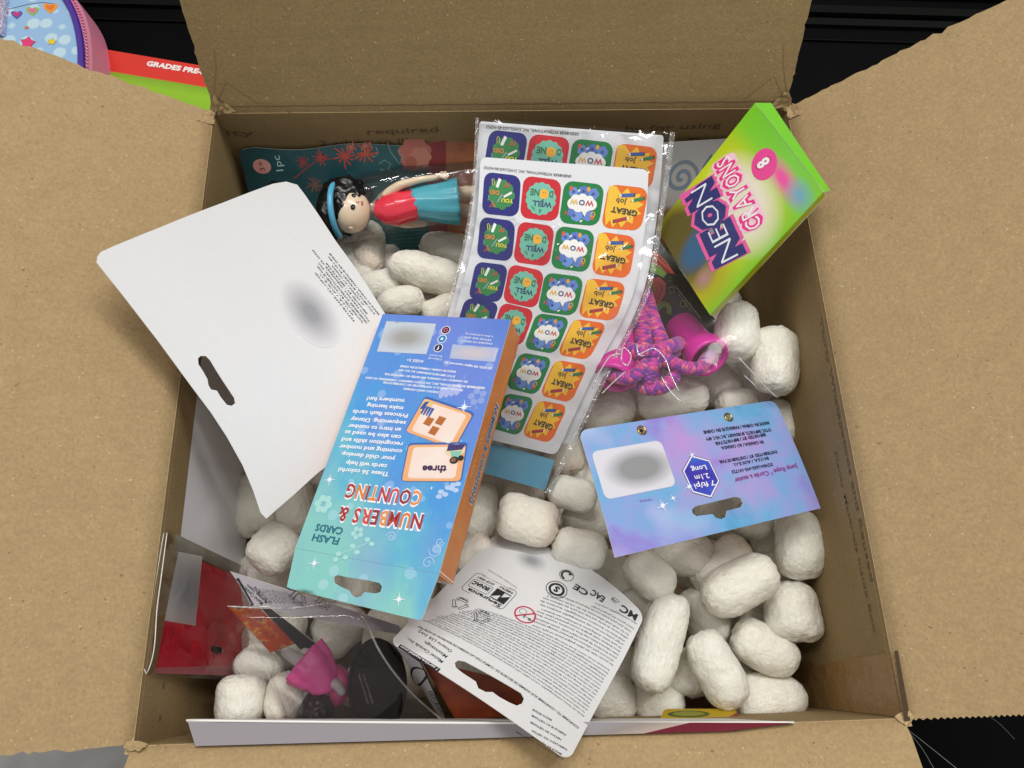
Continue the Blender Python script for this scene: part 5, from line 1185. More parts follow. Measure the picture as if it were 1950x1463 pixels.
skinned('body', body, [(0, 1), (1, 2), (2, 3), (3, 4), (2, 5), (5, 6), (6, 7), (7, 8), (2, 9), (9, 10), (10, 11), (0, 12), (12, 13), (13, 14), (0, 15), (15, 16), (16, 17)], m_skin, Fg)
for dx, dy, L in [(14, -9, .002), (17, -4, .0022), (17, 1, .0021), (15, 5, .0018), (6, -9, .0016)]:
    a_, b_ = Z(836, 337, zt + .011), Z(836 + dx, 337 + dy, zt + .009)
    V, F, UV = tube_mesh(spline([a_, (a_ + b_) / 2 + [0, 0, .0006], b_], 4), [.0011] * 8 + [.0007], 8); mesh_obj('finger', V, F, m_skin, Fg, smooth=True)
def loft(name, rings, mat, parent, n=40, ruff=0.0, nr=9, close=True, sm=5):
    """rings: centre, radius in the picture plane, radius in depth"""
    C_ = spline([r_[0] for r_ in rings], sm); m = len(C_); tt = np.linspace(0, 1, m); ti = np.linspace(0, 1, len(rings))
    rx = np.interp(tt, ti, [r_[1] for r_ in rings]); rz = np.interp(tt, ti, [r_[2] for r_ in rings]); V = []
    for i in range(m):
        d_ = unit(C_[min(i + 1, m - 1)] - C_[max(i - 1, 0)]); z = unit(np.array([0, 0, 1.0]) - d_ * d_[2]); x = np.cross(d_, z)
        for k in range(n):
            a_ = 2 * math.pi * k / n; rr = 1 + ruff * math.sin(nr * a_ + .7 * math.sin(3 * a_)) * tt[i]
            V.append(C_[i] + rr * (rx[i] * math.cos(a_) * x + rz[i] * math.sin(a_) * z))
    F = [(i * n + k, i * n + (k + 1) % n, (i + 1) * n + (k + 1) % n, (i + 1) * n + k) for i in range(m - 1) for k in range(n)]
    if close: F += [tuple(range(n))[::-1], tuple((m - 1) * n + k for k in range(n))]
    return mesh_obj(name, V, F, mat, parent, smooth=True)
loft('red_top', [(Z(716, 396, zt), .0070, .006), (Z(724, 397, zt), .0120, .0095), (Z(745, 397, zt), .0132, .0115), (Z(770, 393, zt), .0118, .0108), (Z(792, 389, zt), .0112, .0112)], m_redp, Fg, ruff=.04, nr=11)
loft('skirt', [(Z(786, 388, zt), .0112, .0112), (Z(810, 386, zt), .0132, .0125), (Z(845, 386, zt), .0152, .0140), (Z(874, 384, zt), .0172, .0150)], m_tealp, Fg, ruff=.07, nr=12)
def blobm(name, c, rx, ry, rz, mat, parent, amp=0, fr=0, n=28, stretch=None):
    V = []; 
    for j in range(n + 1):
        for k in range(2 * n):
            th = math.pi * j / n; ph = math.pi * k / n; d_ = np.array([math.sin(th) * math.cos(ph), math.sin(th) * math.sin(ph), math.cos(th)])
            q = d_ * (1 + amp * noise.noise(Vector(d_ * fr) + Vector((rx * 900, 0, 0)))); V.append(np.array(c) + q * [rx, ry, rz])
    F = [(j * 2 * n + k, j * 2 * n + (k + 1) % (2 * n), (j + 1) * 2 * n + (k + 1) % (2 * n), (j + 1) * 2 * n + k) for j in range(n) for k in range(2 * n)]
    return mesh_obj(name, V, [f[::-1] for f in F], mat, parent, smooth=True)
hc = Z(668, 402, zt)
blobm('head', hc, .0150, .0165, .0150, m_skin, Fg)
hr = blobm('hair', hc + [-.0035, .0105, .001], .0190, .0160, .0155, m_hair, Fg, .18, 3)
blobm('hair', hc + [-.0135, .001, -.003], .0120, .0200, .0155, m_hair, Fg, .15, 3)
blobm('hair', hc + [-.0060, .003, .0035], .0120, .0150, .0128, m_hair, Fg, .10, 4)
q = [hc + np.array([-.0085, .0, 0]) +   .0190 * np.array([-.15 * math.sin(z), math.cos(z), math.sin(z)]) for z in np.linspace(-.3, 3.4, 20)]
V, F, UV = tube_mesh(q, .0022, 10); mesh_obj('headband', V, F, plain('headband_blue', '#5aaed0', .3), Fg, smooth=True)
for dy in (.0045, -.0045):
    blobm('eye', hc + [.0040, dy - .001, .0135], .0018, .0022, .0012, m_hair, Fg, n=8)
blobm('nose', hc + [.0072, -.001, .0138], .0012, .0010, .0010, m_skin, Fg, n=8); blobm('mouth', hc + [.0100, -.001, .0112], .0008, .0020, .0008, plain('lip', '#b5525a', .4), Fg, n=8); blobm('ear', hc + [.001, -.0160, .002], .002, .0012, .002, m_skin, Fg, n=8)
# blister dome over the figure
BS = Surf([P(930, 455, -.072), P(630, 470, -.072)], [P(930, 318, -.052), P(615, 330, -.052)])
def dome(name, S, outline, hgt, mat, parent, edge=.007, amp=.0006, fr=70, step=.003, seed=0):
    vs, fs = fill(outline, (), step); A = np.array(outline); o = np.zeros(len(vs)); seg = np.concatenate([A, A[:1]])
    for i, p in enumerate(vs):
        d_ = 9; 
        for j in range(len(A)):
            a_, b_ = seg[j], seg[j + 1]; ab = b_ - a_; t_ = np.clip((p - a_) @ ab / (ab @ ab + 1e-12), 0, 1); d_ = min(d_, np.linalg.norm(p - a_ - ab * t_))
        k = min(1, d_ / edge); o[i] = hgt * (1 - (1 - k) ** 2.6) + amp * noise.noise(Vector((p[0] * fr, p[1] * fr, seed)))
    return mesh_obj(name, S.at(vs[:, 0], vs[:, 1], o), fs, mat, parent, uvs=vs, smooth=True)
dome('blister', BS, [tuple(BS.ab(p)) for p in [(940, 300), (860, 308), (760, 316), (690, 330), (620, 350), (592, 390), (600, 440), (640, 466), (720, 452), (760, 440), (860, 440), (940, 442)][::-1]][::-1], .017, film('blister_film', wr=.4, wscale=40, dist=.004, refl=1.2, haze=.04, hazecol='#9aa6a6'), Dp, edge=.016, amp=.0022, fr=70)
# ================================================================== swirl card behind the crayon box
Sw = thing('swirl_card', 'grey white card printed with a blue spiral, standing behind the crayon box', 'card', P(1320, 330, -.06))
S = Surf.quad([(1215, 470, -.095), (1400, 470, -.095), (1390, 264, -.030), (1262, 272, -.030)])
t = NT('swirl_print'); uv = t.coord('UV'); sx = t.n('ShaderNodeSeparateXYZ'); t.set(sx.inputs[0], uv)
t.base(t.ramp(sx.outputs[1], [(0, '#7c5a44'), (.36, '#8d6b52'), (.42, '#b9b6b4'), (1, '#b9b7b6')])); 
sc_ = sheet('card', S, rrect(S.w, S.h, .002), [t.p(Roughness=.4), m_whiteback, m_edge], Sw, thick=.0005, step=.01)
ik = Ink(S); q = S.ab((1298, 338)); m_sw = ink('#7d8fa0', .4); ik.line([(q[0] + (.0135 - .0011 * z) * math.cos(z), q[1] + (.0135 - .0011 * z) * math.sin(z)) for z in np.linspace(0, 11.5, 60)], .0028, m_sw, 1)
ik.line([S.ab(p) for p in [(1340, 320), (1350, 305), (1356, 296)]], .003, ink('#5f8a86', .4), 1); ik.build('spiral_print', sc_)
# ================================================================== dark doodle card between sticker pack and crayon box
Dk = thing('doodle_card', 'black card with neon outline doodles and an orange haired drawing, under the crayon box', 'card', P(1300, 560, -.06))
S = Surf.quad([(1290, 690, -.085), (1385, 640, -.080), (1235, 430, -.068), (1185, 520, -.075)])
t = NT('doodle_black'); co = t.coord('Object'); t.base(t.mix(t.noise(co, 60, 3), lin('#151b1c'), lin('#363c34'))); m_dk = t.p(Roughness=.25, Coat_Weight=.4)
dc = sheet('card', S, rrect(S.w, S.h, .002), [m_dk, m_whiteback, m_edge], Dk, thick=.0005, step=.01)
ik = Ink(S); ik.px([(1233, 478), (1250, 480), (1268, 497), (1285, 522), (1272, 520), (1250, 505), (1228, 495)], '#e0562a', 1); ik.line([S.ab(p) for p in [(1232, 490), (1248, 494), (1262, 508), (1275, 519)]], .0008, '#3a1420', 2); ik.line([S.ab(p) for p in [(1236, 484), (1254, 489), (1270, 504)]], .0006, '#5a1a20', 2)
ik.px([(1230, 500), (1240, 500), (1256, 511), (1268, 522), (1262, 528), (1244, 520), (1229, 511)], '#8fcc34', 3); ik.line([S.ab(p) for p in [(1240, 499), (1256, 509), (1269, 522), (1263, 529)]], .0006, '#c9cfb8', 4); ik.build('drawing_print', dc)
ik = Ink(S); ik.px([(1218, 525), (1228, 520), (1236, 532), (1246, 536), (1249, 552), (1240, 572), (1228, 566), (1219, 550)], '#c07a38', 3); ik.px([(1236, 530), (1256, 528), (1268, 540), (1267, 560), (1258, 575), (1248, 588), (1238, 580), (1246, 560), (1248, 542)], '#d04634', 2)
ik.line([S.ab(p) for p in [(1254, 538), (1262, 548), (1256, 562), (1250, 578)]], .0006, '#4c1a3a', 4); ik.line([S.ab(p) for p in [(1231, 540), (1240, 548), (1236, 556)]], .0005, '#5a2e18', 4); ik.build('drawing_print', dc)
ik = Ink(S); q = S.ab((1264, 592))
for r_ in (.0062, .0048, .0034): ik.line([(q[0] + r_ * math.cos(z), q[1] + r_ * math.sin(z)) for z in np.linspace(-1.2, 2.4, 16)], .0005, '#b4dc48', 1)
ik.build('rainbow_print', dc)
for p, n_, r1, r2, c in [((1279, 552), 4, .0032, .0016, '#9aa13c'), ((1301, 579), 5, .0028, .0022, '#9aa13c'), ((1276, 532), 5, .0022, .0010, '#5c7a34'), ((1290, 566), 5, .0028, .0012, '#3f4a94')]:
    ik = Ink(S); q = S.ab(p); st = star(*q, r1, r2, n_, 20); ik.line(st + st[:1], .0004, c, 1); ik.build('doodle_print', dc)
ik = Ink(S); ik.text("warning choking hazard small parts", (1335, 606), (1287, 545), '#c8ccc0', h=.0014, res=1); ik.text("not for children under 3 yrs", (1318, 594), (1292, 560), '#c8ccc0', h=.0010, res=1); ik.build('small_print', dc)
ik = Ink(S); q = S.ab((1292, 598)); 
for k in range(3): ik.line([(q[0] - .004 + .003 * k + .001 * math.cos(z), q[1] + .003 * math.sin(z)) for z in np.linspace(0, 6, 12)], .0005, '#4a3a78', 1)
ik.build('doodle_print', dc)
# ================================================================== grey white folder and red package along the left wall
Fo = thing('grey_folder', 'greyish white glossy folder with a grey bottom strip, leaning on the left wall', 'folder', P(390, 800, -.05))
S = Surf([P(474, 1075, -.118), P(500, 700, -.118), P(470, 400, -.100)], [P(319, 1008, -.014), P(349, 700, -.010), P(402, 312, -.008)])
S = Surf([P(316, 1008, -.014), P(348, 700, -.010), P(401, 322, -.008)], [P(462, 1078, -.112), P(500, 720, -.118), P(468, 420, -.100)])
t = NT('folder_white'); t.base(lin('#dddce0')); t.bump(t.noise(t.coord('Object'), 16, 2), .5, .006); m_fo = t.p(Roughness=.28, Coat_Weight=.4)
# normal should face right-up; S runs wall edge (u=0) to sunk edge (u=1), v upwards
fo = sheet('folder_front', S, [(0, 0), (S.w, 0), (S.w, S.h), (0, S.h)], [m_fo, m_whiteback, plain('folder_edge', '#6f6d70', .5)], Fo, thick=.0012, step=.012)
SS_ = Surf([P(314, 1036, -.016), P(316, 1009, -.0135)], [P(455, 1100, -.112), P(462, 1079, -.1115)], lift=.001)
sheet('bottom_strip', SS_, [(0, 0), (SS_.w, 0), (SS_.w, SS_.h), (0, SS_.h)], plain('strip_grey', '#8d887c', .5, 120, .3, .2), Fo, thick=.0012, step=.01)
Rd = thing('red_package', 'clear sleeve holding a red card with a pale grey label, leaning on the left wall', 'package', P(360, 1160, -.06))
S = Surf([P(283, 1280, -.012), P(314, 1040, -.016)], [P(470, 1292, -.110), P(470, 1105, -.114)])
t = NT('red_print'); uv = t.coord('UV'); t.base(t.mix(t.ramp(t.noise(uv, 3.5, 3, .6), [(.4, (0, 0, 0)), (.7, (1, 1, 1))]), lin('#e42a44'), lin('#bd1c30'))); m_rd = t.p(Roughness=.25, Coat_Weight=.5)
rd = sheet('card', S, [(.001, .001), (S.w, .001), (S.w, S.h), (.001, S.h)], [m_rd, m_whiteback, m_edge], Rd, [hang_hole(S.w * .64, S.h * .24, .014, .004, -1)], thick=.0005, step=.01)
patch(S, [(318, 1046), (385, 1060), (372, 1192), (300, 1180)], blur_patch('red_label_blur', '#a6a8ae', '#dedcd8', .8, .75, .45), rd, r=0)
ik = Ink(S); ik.line([S.ab(p) for p in [(412, 1215), (405, 1260), (398, 1272), (394, 1262)]], .0005, '#5e0f1a', 1); ik.shape([tuple(S.ab(p)) for p in [(290, 1282), (455, 1288), (455, 1268), (292, 1272)]], '#c8707a', 1); ik.build('pink_band', rd)
S_ = Surf([P(276, 1286, -.006), P(316, 1010, -.009)], [P(474, 1298, -.104), P(474, 1085, -.106)])
rippled('clear_sleeve', S_, rrect(S_.w, S_.h, .003), m_film_tight, Rd, amp=.0012, freq=50, seed=8)
V, F, UV = tube_mesh(spline([P(318, 1015, -.005), P(300, 1150, -.003), P(283, 1275, -.0025), P(279, 1284, -.003), P(275, 1276, -.003), P(290, 1150, -.003), P(312, 1015, -.005)], 8), .0003, 6); mesh_obj('sleeve_edge', V, F, plain('edge_clear', '#d8d5cf', .15), Rd, smooth=True)
# ================================================================== long folded white card on the near wall
Nf = thing('near_wall_folder', 'long pale folded card standing along the near wall with a dark red end', 'folder', P(900, 1395, -.01))
t = NT('folder_print_shade'); uv = t.coord('UV'); sx = t.n('ShaderNodeSeparateXYZ'); t.set(sx.inputs[0], uv)
t.base(t.ramp(sx.outputs[0], [(0, '#9c959a'), (.70, '#989296'), (.75, '#948b84'), (.825, '#b9a49a'), (.827, '#6d1a2a'), (1, '#6d1a2a')])); m_nf = t.p(Roughness=.5, Specular_IOR_Level=.2)  # greys darkened to paint in the shade on the outward-sloping leaf
S = Surf([P(372, 1421, .0022), P(357, 1373, .004)], [P(1402, 1392, .0034), P(1512, 1377, .0034)])
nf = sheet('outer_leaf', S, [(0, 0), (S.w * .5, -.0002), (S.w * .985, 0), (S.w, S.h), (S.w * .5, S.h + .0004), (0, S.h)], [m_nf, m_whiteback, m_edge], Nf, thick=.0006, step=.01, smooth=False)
S = Surf([P(357, 1373, .004), P(362, 1369, -.050)], [P(1512, 1376, .001), P(1500, 1368, -.050)])
sheet('inner_leaf', S, [(0, 0), (S.w, 0), (S.w, S.h), (0, S.h)], [m_whiteback, m_whiteback, m_edge], Nf, thick=.0006, step=.02)
V, F, UV = tube_mesh(spline([P(355, 1372, .0044), P(620, 1375, .004), P(900, 1377, .0034), P(1200, 1377, .0026), P(1512, 1376, .0016)], 8), .0006, 8); mesh_obj('folded_edge', V, F, m_edge, Nf, smooth=True)
Yc = thing('yellow_card', 'yellow card with a dark green emblem lying between peanuts and the near wall', 'card', P(1335, 1362, -.07))
S = Surf.quad([(1255, 1376, -.055), (1412, 1376, -.055), (1400, 1350, -.075), (1265, 1350, -.075)])
yc = sheet('card', S, rrect(S.w, S.h, .003), [plain('yellow_print', '#b89a1e', .4), m_whiteback, m_edge], Yc, thick=.0005, step=.01)
ik = Ink(S); q = (S.w * .35, S.h * .6); ik.shape(ell(*q, .013, .0055), '#4c5a24', 1); ik.shape(ell(*q, .010, .004), '#8a8a2c', 2); ik.text("ABC", (q[0] - .006, q[1] - .001), (q[0] + .006, q[1] - .001), '#39461c', h=.003, local=True, layer=3) if 0 else None; ik.shape([(S.w * .7, 0), (S.w, 0), (S.w, S.h * .7)], '#8c2430', 1); ik.build('emblem_print', yc)
# ================================================================== blister pack, near left
Bp = thing('doll_blister', 'clear plastic blister with a black oval base and a pink toy figure inside', 'toy pack', P(640, 1270, -.05))
S = Surf([P(484, 1157, -.050), P(438, 1090, -.052)], [P(700, 1156, -.036), P(770, 1198, -.040)])
m_art = NT('orange_art'); co = m_art.coord('Object'); vr = m_art.n('ShaderNodeTexVoronoi'); m_art.set(vr.inputs['Vector'], co); vr.inputs['Scale'].default_value = 260
m_art.base(m_art.mix(m_art.ramp(m_art.noise(co, 120, 3), [(.42, (0, 0, 0)), (.55, (1, 1, 1))]), m_art.ramp(m_art.noise(co, 170, 2), [(.35, '#b5391c'), (.5, '#d8632a'), (.58, '#e0b02e'), (.66, '#9c4a7c')]), lin('#c9502a'))); m_art = m_art.p(Roughness=.3)
sl_ = Surf([P(486, 1157, -.058), P(438, 1088, -.056)], [P(768, 1210, -.058), P(760, 1192, -.048)])
cb = sheet('back_card', sl_, [(0, 0), (sl_.w, 0), (sl_.w, sl_.h), (0, sl_.h)], [plain('pale_card', '#b8b3b8', .4), m_whiteback, m_edge], Bp, thick=.0005, step=.01)
ik = Ink(sl_)
for s, p0, p1, hh in [("Mattel Canada Inc.", (502, 1148), (457, 1108), .0022), ("Mississauga, Ontario", (510, 1146), (472, 1112), .0018), ("L5R 3W2 ASTM F963", (519, 1147), (486, 1116), .0020)]: ik.text(s, p0, p1, INK, h=hh, bold=.01, res=1)
for i in range(7): ik.text(gibber(18, rg), (528 + i * 8, 1148), (494 + i * 8, 1120 + i), '#3a3a40', h=.0011, res=1)
ik.build('small_print', cb)
ik = Ink(sl_); tri_arrows(ik, sl_.ab((568, 1140)), .0048); ik.build('recycling_symbol', cb)
ik = Ink(sl_); tri_arrows(ik, sl_.ab((615, 1150)), .0040); ik.build('recycling_symbol', cb)
ik = Ink(sl_); ik.px([(449, 1102), (455, 1101), (484, 1152), (478, 1155)], '#1d1d20', 1); ik.text("service.mattel.com", (479, 1150), (453, 1106), '#e8e8e8', h=.0010, layer=2, res=1); ik.build('web_band', cb)
sa = Surf([P(515, 1243, -.080), P(433, 1155, -.046)], [P(562, 1226, -.078), P(494, 1157, -.046)])
sheet('art_flap', sa, [(0, 0), (sa.w, 0), (sa.w, sa.h), (0, sa.h)], [m_art, m_whiteback, m_edge], Bp, thick=.0005, step=.01)
sb_ = Surf([P(575, 1240, -.080), P(494, 1156, -.047)], [P(600, 1225, -.078), P(512, 1156, -.046)])
sheet('dark_band', sb_, [(0, 0), (sb_.w, 0), (sb_.w, sb_.h), (0, sb_.h)], [ink('#2a2528', .4), m_whiteback, m_edge], Bp, thick=.0005, step=.01)
m_blk = plain('black_plastic', '#080606', .45, 80, .1, .3, Specular_IOR_Level=.2); m_blk2 = plain('black_plastic_dull', '#171413', .42, 200, .3, .3)
e0 = P(716, 1302, -.050); ex = unit(P(740, 1375, -.052) - P(692, 1228, -.044)); nrm = unit(np.array([-.42, .22, 1.0])); ex = unit(ex - nrm * (ex @ nrm)); ey = np.cross(nrm, ex)
def oval(name, rx, ry, z0, z1, mat, parent, n=56, rimr=0.0):
    V = []
    for z, k in ((z0, 1), (z1 - .0006, 1), (z1, .97), (z1, .9), (z1 - rimr, .88), (z1 - rimr, 0)):
        for i in range(n): a_ = 2 * math.pi * i / n; V.append(e0 + ex * rx * k * math.cos(a_) + ey * ry * k * math.sin(a_) + nrm * z)
    F = [(j * n + i, j * n + (i + 1) % n, (j + 1) * n + (i + 1) % n, (j + 1) * n + i) for j in range(5) for i in range(n)]
    return mesh_obj(name, V, F, mat, parent, smooth=False)
oval('oval_base', .0265, .0182, -.004, .002, m_blk, Bp, rimr=.0012)
SO = Surf([e0 + ey * -.012 + ex * -.02 + nrm * .00085, e0 + ey * .012 + ex * -.02 + nrm * .00085], [e0 + ey * -.012 + ex * .02 + nrm * .00085, e0 + ey * .012 + ex * .02 + nrm * .00085])
ik = Ink(SO)
for i, s in enumerate(["MADE IN VIETNAM", "(C) ALL RIGHTS RESERVED"]): ik.text(s, (682 + i * 9, 1285 + i * 0), (700 + i * 9, 1342), '#8a8584', h=.0012, res=1)
ik.build('moulded_text', Bp)
Dl = thing('pink_toy_figure', 'small toy figure in a pink dress, upside down inside the clear blister', 'toy figure', P(620, 1300, -.06))
m_pk = plain('doll_pink', '#d2478f', .4, 80, .1, .1); m_pk2 = plain('doll_magenta', '#a82f68', .4, 80, .1, .1); m_grey = plain('doll_grey', '#a9a2a0', .4)
bd = [(P(615, 1290, -.058), .0072), (P(585, 1268, -.058), .0055), (P(560, 1252, -.060), .0040), (P(538, 1238, -.064), .0032), (P(610, 1312, -.058), .0062), (P(604, 1330, -.058), .0030), (P(640, 1300, -.052), .0034), (P(655, 1325, -.054), .0026), (P(590, 1318, -.066), .0032), (P(572, 1330, -.070), .0024), (P(592, 1256, -.062), .0042), (P(575, 1238, -.066), .0032)]
skinned('body', bd, [(0, 1), (1, 2), (2, 3), (0, 4), (4, 5), (4, 6), (6, 7), (4, 8), (8, 9), (1, 10), (10, 11)], m_grey, Dl)
loft('dress', [(P(618, 1322, -.056), .0070, .007), (P(614, 1302, -.056), .0110, .009), (P(600, 1280, -.056), .0140, .011), (P(578, 1258, -.056), .0150, .0105)], m_pk, Dl, ruff=.09, nr=8)
loft('jacket', [(P(626, 1340, -.060), .0050, .004), (P(638, 1318, -.060), .0085, .007), (P(640, 1298, -.060), .0090, .007), (P(630, 1278, -.061), .0060, .0055)], m_pk2, Dl, ruff=.05)
blobm('head', P(606, 1348, -.058), .0095, .0100, .0092, m_grey, Dl, n=16); blobm('hair', P(603, 1353, -.056), .0102, .0108, .0096, m_hair, Dl, .15, 4, n=20)
DS = Surf([P(545, 1376, -.052), P(470, 1156, -.040)], [P(858, 1378, -.052), P(700, 1156, -.030)])
dome('blister', DS, [tuple(DS.ab(p)) for p in [(548, 1372), (700, 1375), (852, 1376), (800, 1310), (752, 1248), (716, 1192), (690, 1160), (662, 1152), (560, 1156), (440, 1156), (490, 1240), (520, 1310)]], .006, m_pvc, Bp, edge=.007, amp=.0008, fr=40)
V, F, UV = tube_mesh(spline([P(435, 1155, -.0385), P(560, 1158, -.034), P(655, 1151, -.031), P(676, 1158, -.030), P(696, 1184, -.030), P(720, 1235, -.032), P(770, 1305, -.040), P(850, 1378, -.050)], 6), .0006, 8); mesh_obj('moulded_edge', V, F, film('edge_film', haze=.35, refl=2, hazecol='#d8d4d0'), Bp, smooth=True)
# second packed card to the right of the blister
Wd = thing('safety_card', 'narrow white card with a black circular arrow mark, standing between blister and instruction card', 'card', P(810, 1320, -.05))
S = Surf.quad([(845, 1380, -.062), (852, 1378, -.060), (800, 1262, -.044), (755, 1232, -.044)])
wd = sheet('card', S, [(0, 0), (S.w, 0), (S.w, S.h), (0, S.h)], [plain('pale_card2', '#bdb8ba', .4), m_whiteback, ink('#2a2628', .4)], Wd, thick=.0012, step=.005)
ik = Ink(S); q = S.ab((796, 1286)); ring(ik, q, .0046, .0010, INK, 1, 18, 1.3); ik.build('mark_print', wd)
ik = Ink(S); ik.text("SEP/ATL.", (815, 1316), (842, 1362), INK, h=.0026, bold=.01); ik.build('mark_print', wd)
Og = thing('orange_art_card', 'dark orange printed card, extended under the instruction card hanger slot as painted shade', 'card', P(860, 1310, -.07))
S = Surf.quad([(868, 1372, -.066), (1000, 1362, -.066), (985, 1300, -.062), (800, 1255, -.060)])  # card stretched under the hanger slot, its dark print standing in for shade
t = NT('dark_orange'); co = t.coord('Object'); t.base(t.mix(t.noise(co, 90, 3), lin('#3c1c18'), lin('#c2521e'))); sheet('card', S, rrect(S.w, S.h, .002), [t.p(Roughness=.35), m_whiteback, m_edge], Og, thick=.0005, step=.01)
# ================================================================== things outside the carton, far left
zc = TZ
Wb = thing('workbook', 'red and green workbook lying on the dark counter behind the carton', 'workbook', P(290, 140, zc))
S = Surf.quad([(215, 420, zc + .012), (560, 470, zc + .012), (560, 155, zc + .012), (140, 84, zc + .012)])
t = NT('workbook_cover'); uv = t.coord('UV'); sx = t.n('ShaderNodeSeparateXYZ'); t.set(sx.inputs[0], uv); t.base(t.ramp(sx.outputs[1], [(0, '#7fb81c'), (.70, '#86b81a'), (.80, '#8fbd1c'), (.862, '#7ea81c'), (.866, '#d8301f'), (1, '#d8301f')], 'LINEAR')); m_wb = t.p(Roughness=.3, Coat_Weight=.3)
wbk = sheet('cover', S, [(0, 0), (S.w, 0), (S.w, S.h), (0, S.h)], [m_wb, m_whiteback, m_edge], Wb, thick=.0006, step=.02)
ik = Ink(S); ik.text("GRADES PRE-K-K", (278, 125), (412, 146), '#f4efec', h=.0062, bold=.05); ik.build('title_print', wbk)
S = Surf.quad([(215, 420, zc + .011), (560, 470, zc + .011), (560, 155, zc + .011), (140, 84, zc + .011)]); sheet('pages', S, [(.001, .001), (S.w - .001, .001), (S.w - .001, S.h - .001), (.001, S.h - .001)], m_edge, Wb, thick=.0095, step=.05)
Pc = thing('pencil_case', 'light blue pencil case with hearts and stars, purple piping and pink zip', 'pencil case', P(60, 60, zc + .03))
zc2 = zc + .05
prof = [(0, 140), (-80, 60), (-120, -60), (-60, -180), (20, -160), (80, -60), (118, -12), (140, 26), (152, 70), (156, 120), (150, 180), (80, 260)]
S = Surf.quad([(-250, 300, zc2), (230, 300, zc2), (230, -260, zc2), (-250, -260, zc2)], bulge=.006)
ab_ = [tuple(S.ab(p)) for p in prof]
def smooth_loop(p, n=8):
    p = np.array(p); m = len(p); q = np.concatenate([p[-3:], p, p[:3]]); k = np.arange(len(q)) * 1.0; r_ = herm(k, q, np.linspace(3, 3 + m, m * n + 1)[:-1]); return [tuple(x) for x in r_]
lp = smooth_loop(ab_); 
if np.sum(np.array(lp)[:, 0] * np.roll(np.array(lp)[:, 1], -1) - np.roll(np.array(lp)[:, 0], -1) * np.array(lp)[:, 1]) < 0: lp = lp[::-1]
t = NT('case_print'); co = t.coord('Object'); vr = t.n('ShaderNodeTexVoronoi'); t.set(vr.inputs['Vector'], co); vr.inputs['Scale'].default_value = 52; vr.inputs['Randomness'].default_value = .6
c = t.mix(t.ramp(vr.outputs[0], [(.30, (1, 1, 1)), (.38, (0, 0, 0))]), lin('#93b8dc'), lin('#bdd8e2')); t.base(c); t.bump(t.noise(co, 20, 2), .3, .004); m_case = t.p(Roughness=.12, Coat_Weight=1.0, Coat_Roughness=.05)
pcf = sheet('front_face', S, lp, [m_case, m_case, m_case], Pc, thick=.002, step=.008)
L3 = np.array([S.at(*p, .001)[0] for p in lp + lp[:2]])
V, F, UV = tube_mesh(L3, .0036, 10, False); mesh_obj('piping', V, F, plain('purple_piping', '#4b2f92', .3), Pc, smooth=True)
def band(name, r0, z0, z1, mat, out):
    c0 = L3.mean(0); V = []; n = len(L3)
    for k_, (o_, z) in enumerate([(out[0], z0), ((out[0] + out[1]) / 2, (z0 + z1) / 2 + .001), (out[1], z1)]):
        for p in L3: d_ = unit((p - c0) * [1, 1, 0]); V.append(p + d_ * o_ + np.array([0, 0, z]))
    F = [(j * n + i, (j + 1) * n + i, (j + 1) * n + i + 1, j * n + i + 1) for j in range(2) for i in range(n - 1)]; return mesh_obj(name, V, F, mat, Pc, smooth=True)
m_zp = plain('pink_tape', '#e493b0', .7, 900, .6, .12)
band('zip_tape', 0, -.001, -.010, m_zp, (.002, .009)); band('gusset', 0, -.010, -.046, plain('pink_cloth', '#e88bab', .75, 700, .5, .1), (.009, .013))
tr_ = []; c0 = L3.mean(0); zt_i = 0
tm = bpy.data.meshes.new('zip_tooth'); Vt, Ft = box_mesh((-.0014, -.0008, -.0007), (.0014, .0008, .0009)); tm.from_pydata(Vt, [], Ft); tm.materials.append(plain('zip_pink', '#dd7c9e', .35))
acc = 0; last = L3[0]
for p in L3[1:]:
    if np.linalg.norm(p - last) < .0026: continue
    seg_n = int(np.linalg.norm(p - last) / .0028)
    for s_ in range(seg_n):
        q = last + (p - last) * (s_ + .5) / max(1, seg_n); d_ = unit((q - c0) * [1, 1, 0]); pos = q + d_ * .0058 + np.array([0, 0, -.0035])
        pp = proj(pos)
        if not (-10 < pp[0] < 200 and -10 < pp[1] < 160): continue
        o = bpy.data.objects.new('zip_tooth', tm); COL.objects.link(o); o.location = tuple(pos); o.rotation_euler = (0, .3, math.atan2(d_[1], d_[0])); put(o, Pc)
    last = p
ik = Ink(S, .0002)
ik.line([S.ab(p) for p in [(-5, 20), (20, 17), (52, 9), (80, 5), (106, 8)]], .0006, '#4a4c6a', 1); ik.build('string_print', pcf)
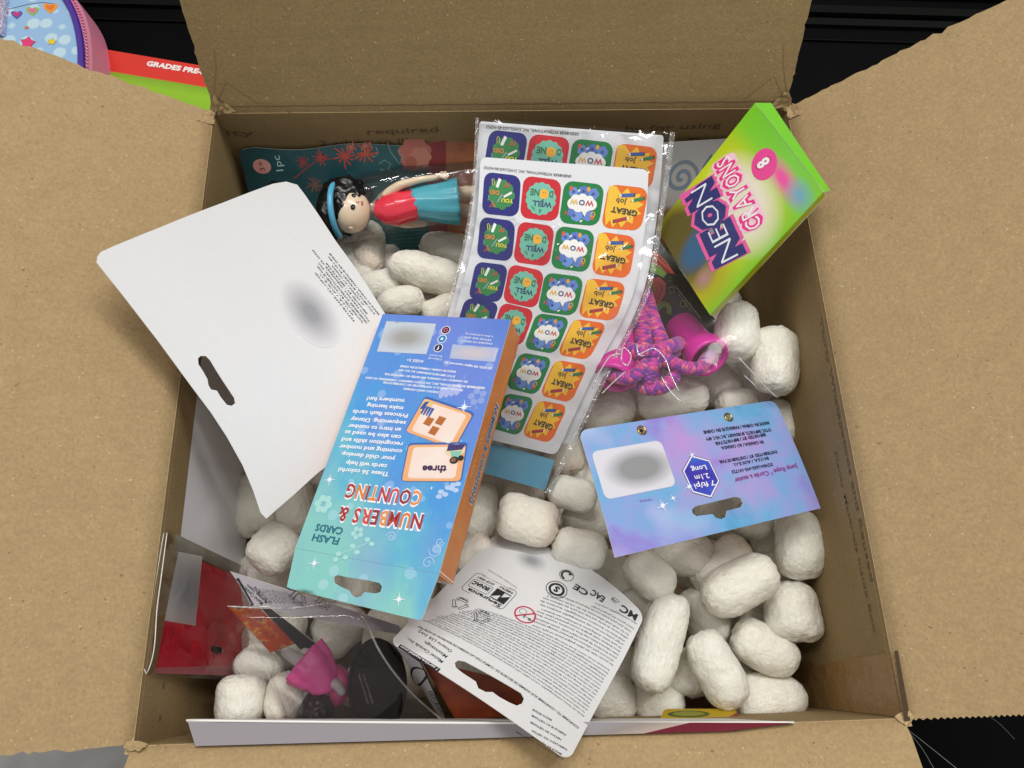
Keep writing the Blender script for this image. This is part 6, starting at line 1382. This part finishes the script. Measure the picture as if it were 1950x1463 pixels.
def heart(p, r, c1, c2):
    k = Ink(S, .0002); q = S.ab(p); T = T_at(q[0], q[1], r, r, 0)
    hp = [(.95 * math.sin(z) ** 3, .85 * math.cos(z) - .33 * math.cos(2 * z) - .12 * math.cos(3 * z)) for z in np.linspace(0, 2 * math.pi, 26)[:-1]]
    k.shape(hp[::-1], c1, 1, T=T); k.shape([(x * .62, y * .6 + .05) for x, y in hp[::-1]], c2, 2, T=T); k.build('heart_print', pcf)
heart((32, 28), .0062, '#3f56a8', '#d2206e'); heart((62, 21), .0068, '#8fb83a', '#e0669c'); heart((96, 15), .0080, '#e89a2c', '#e8701f'); heart((8, 26), .005, '#c9408c', '#d2206e')
for p, r_, c in [((53, 82), .0080, '#e0306f'), ((99, 80), .0046, '#e8c81c'), ((51, 53), .0026, '#d86a4a')]:
    ik = Ink(S, .0002); q = S.ab(p); ik.shape(star(*q, r_ * 1.08, r_ * .66, 5, 80), '#a83a5a' if r_ > .006 else '#9a8a3a', 1); ik.shape(star(*q, r_ * .95, r_ * .55, 5, 80), c, 2); ik.build('star_print', pcf)
Gl = thing('glitter_pouch', 'sparkly silver and lilac glitter piece at the side of the pencil case', 'glitter piece', P(2, 20, zc + .07))
t = NT('glitter'); co = t.coord('Object'); vr = t.n('ShaderNodeTexVoronoi'); t.set(vr.inputs['Vector'], co); vr.inputs['Scale'].default_value = 900
t.base(t.mix(t.ramp(vr.outputs[1], [(.3, (0, 0, 0)), (.6, (1, 1, 1))]), lin('#b99ac8'), lin('#f2eef8'))); bp = t.n('ShaderNodeBump'); bp.inputs['Strength'].default_value = 1; t.set(bp.inputs['Height'], vr.outputs[1]); t.t.links.new(bp.outputs[0], t.b.inputs['Normal']); m_gl = t.p(Roughness=.15, Metallic=.6)
S = Surf.quad([(-60, 60, zc + .062), (3, 62, zc + .062), (13, -30, zc + .062), (-60, -30, zc + .062)], bulge_u=.004)
sheet('glitter_panel', S, rrect(S.w, S.h, .003), m_gl, Gl, thick=.006, step=.008)
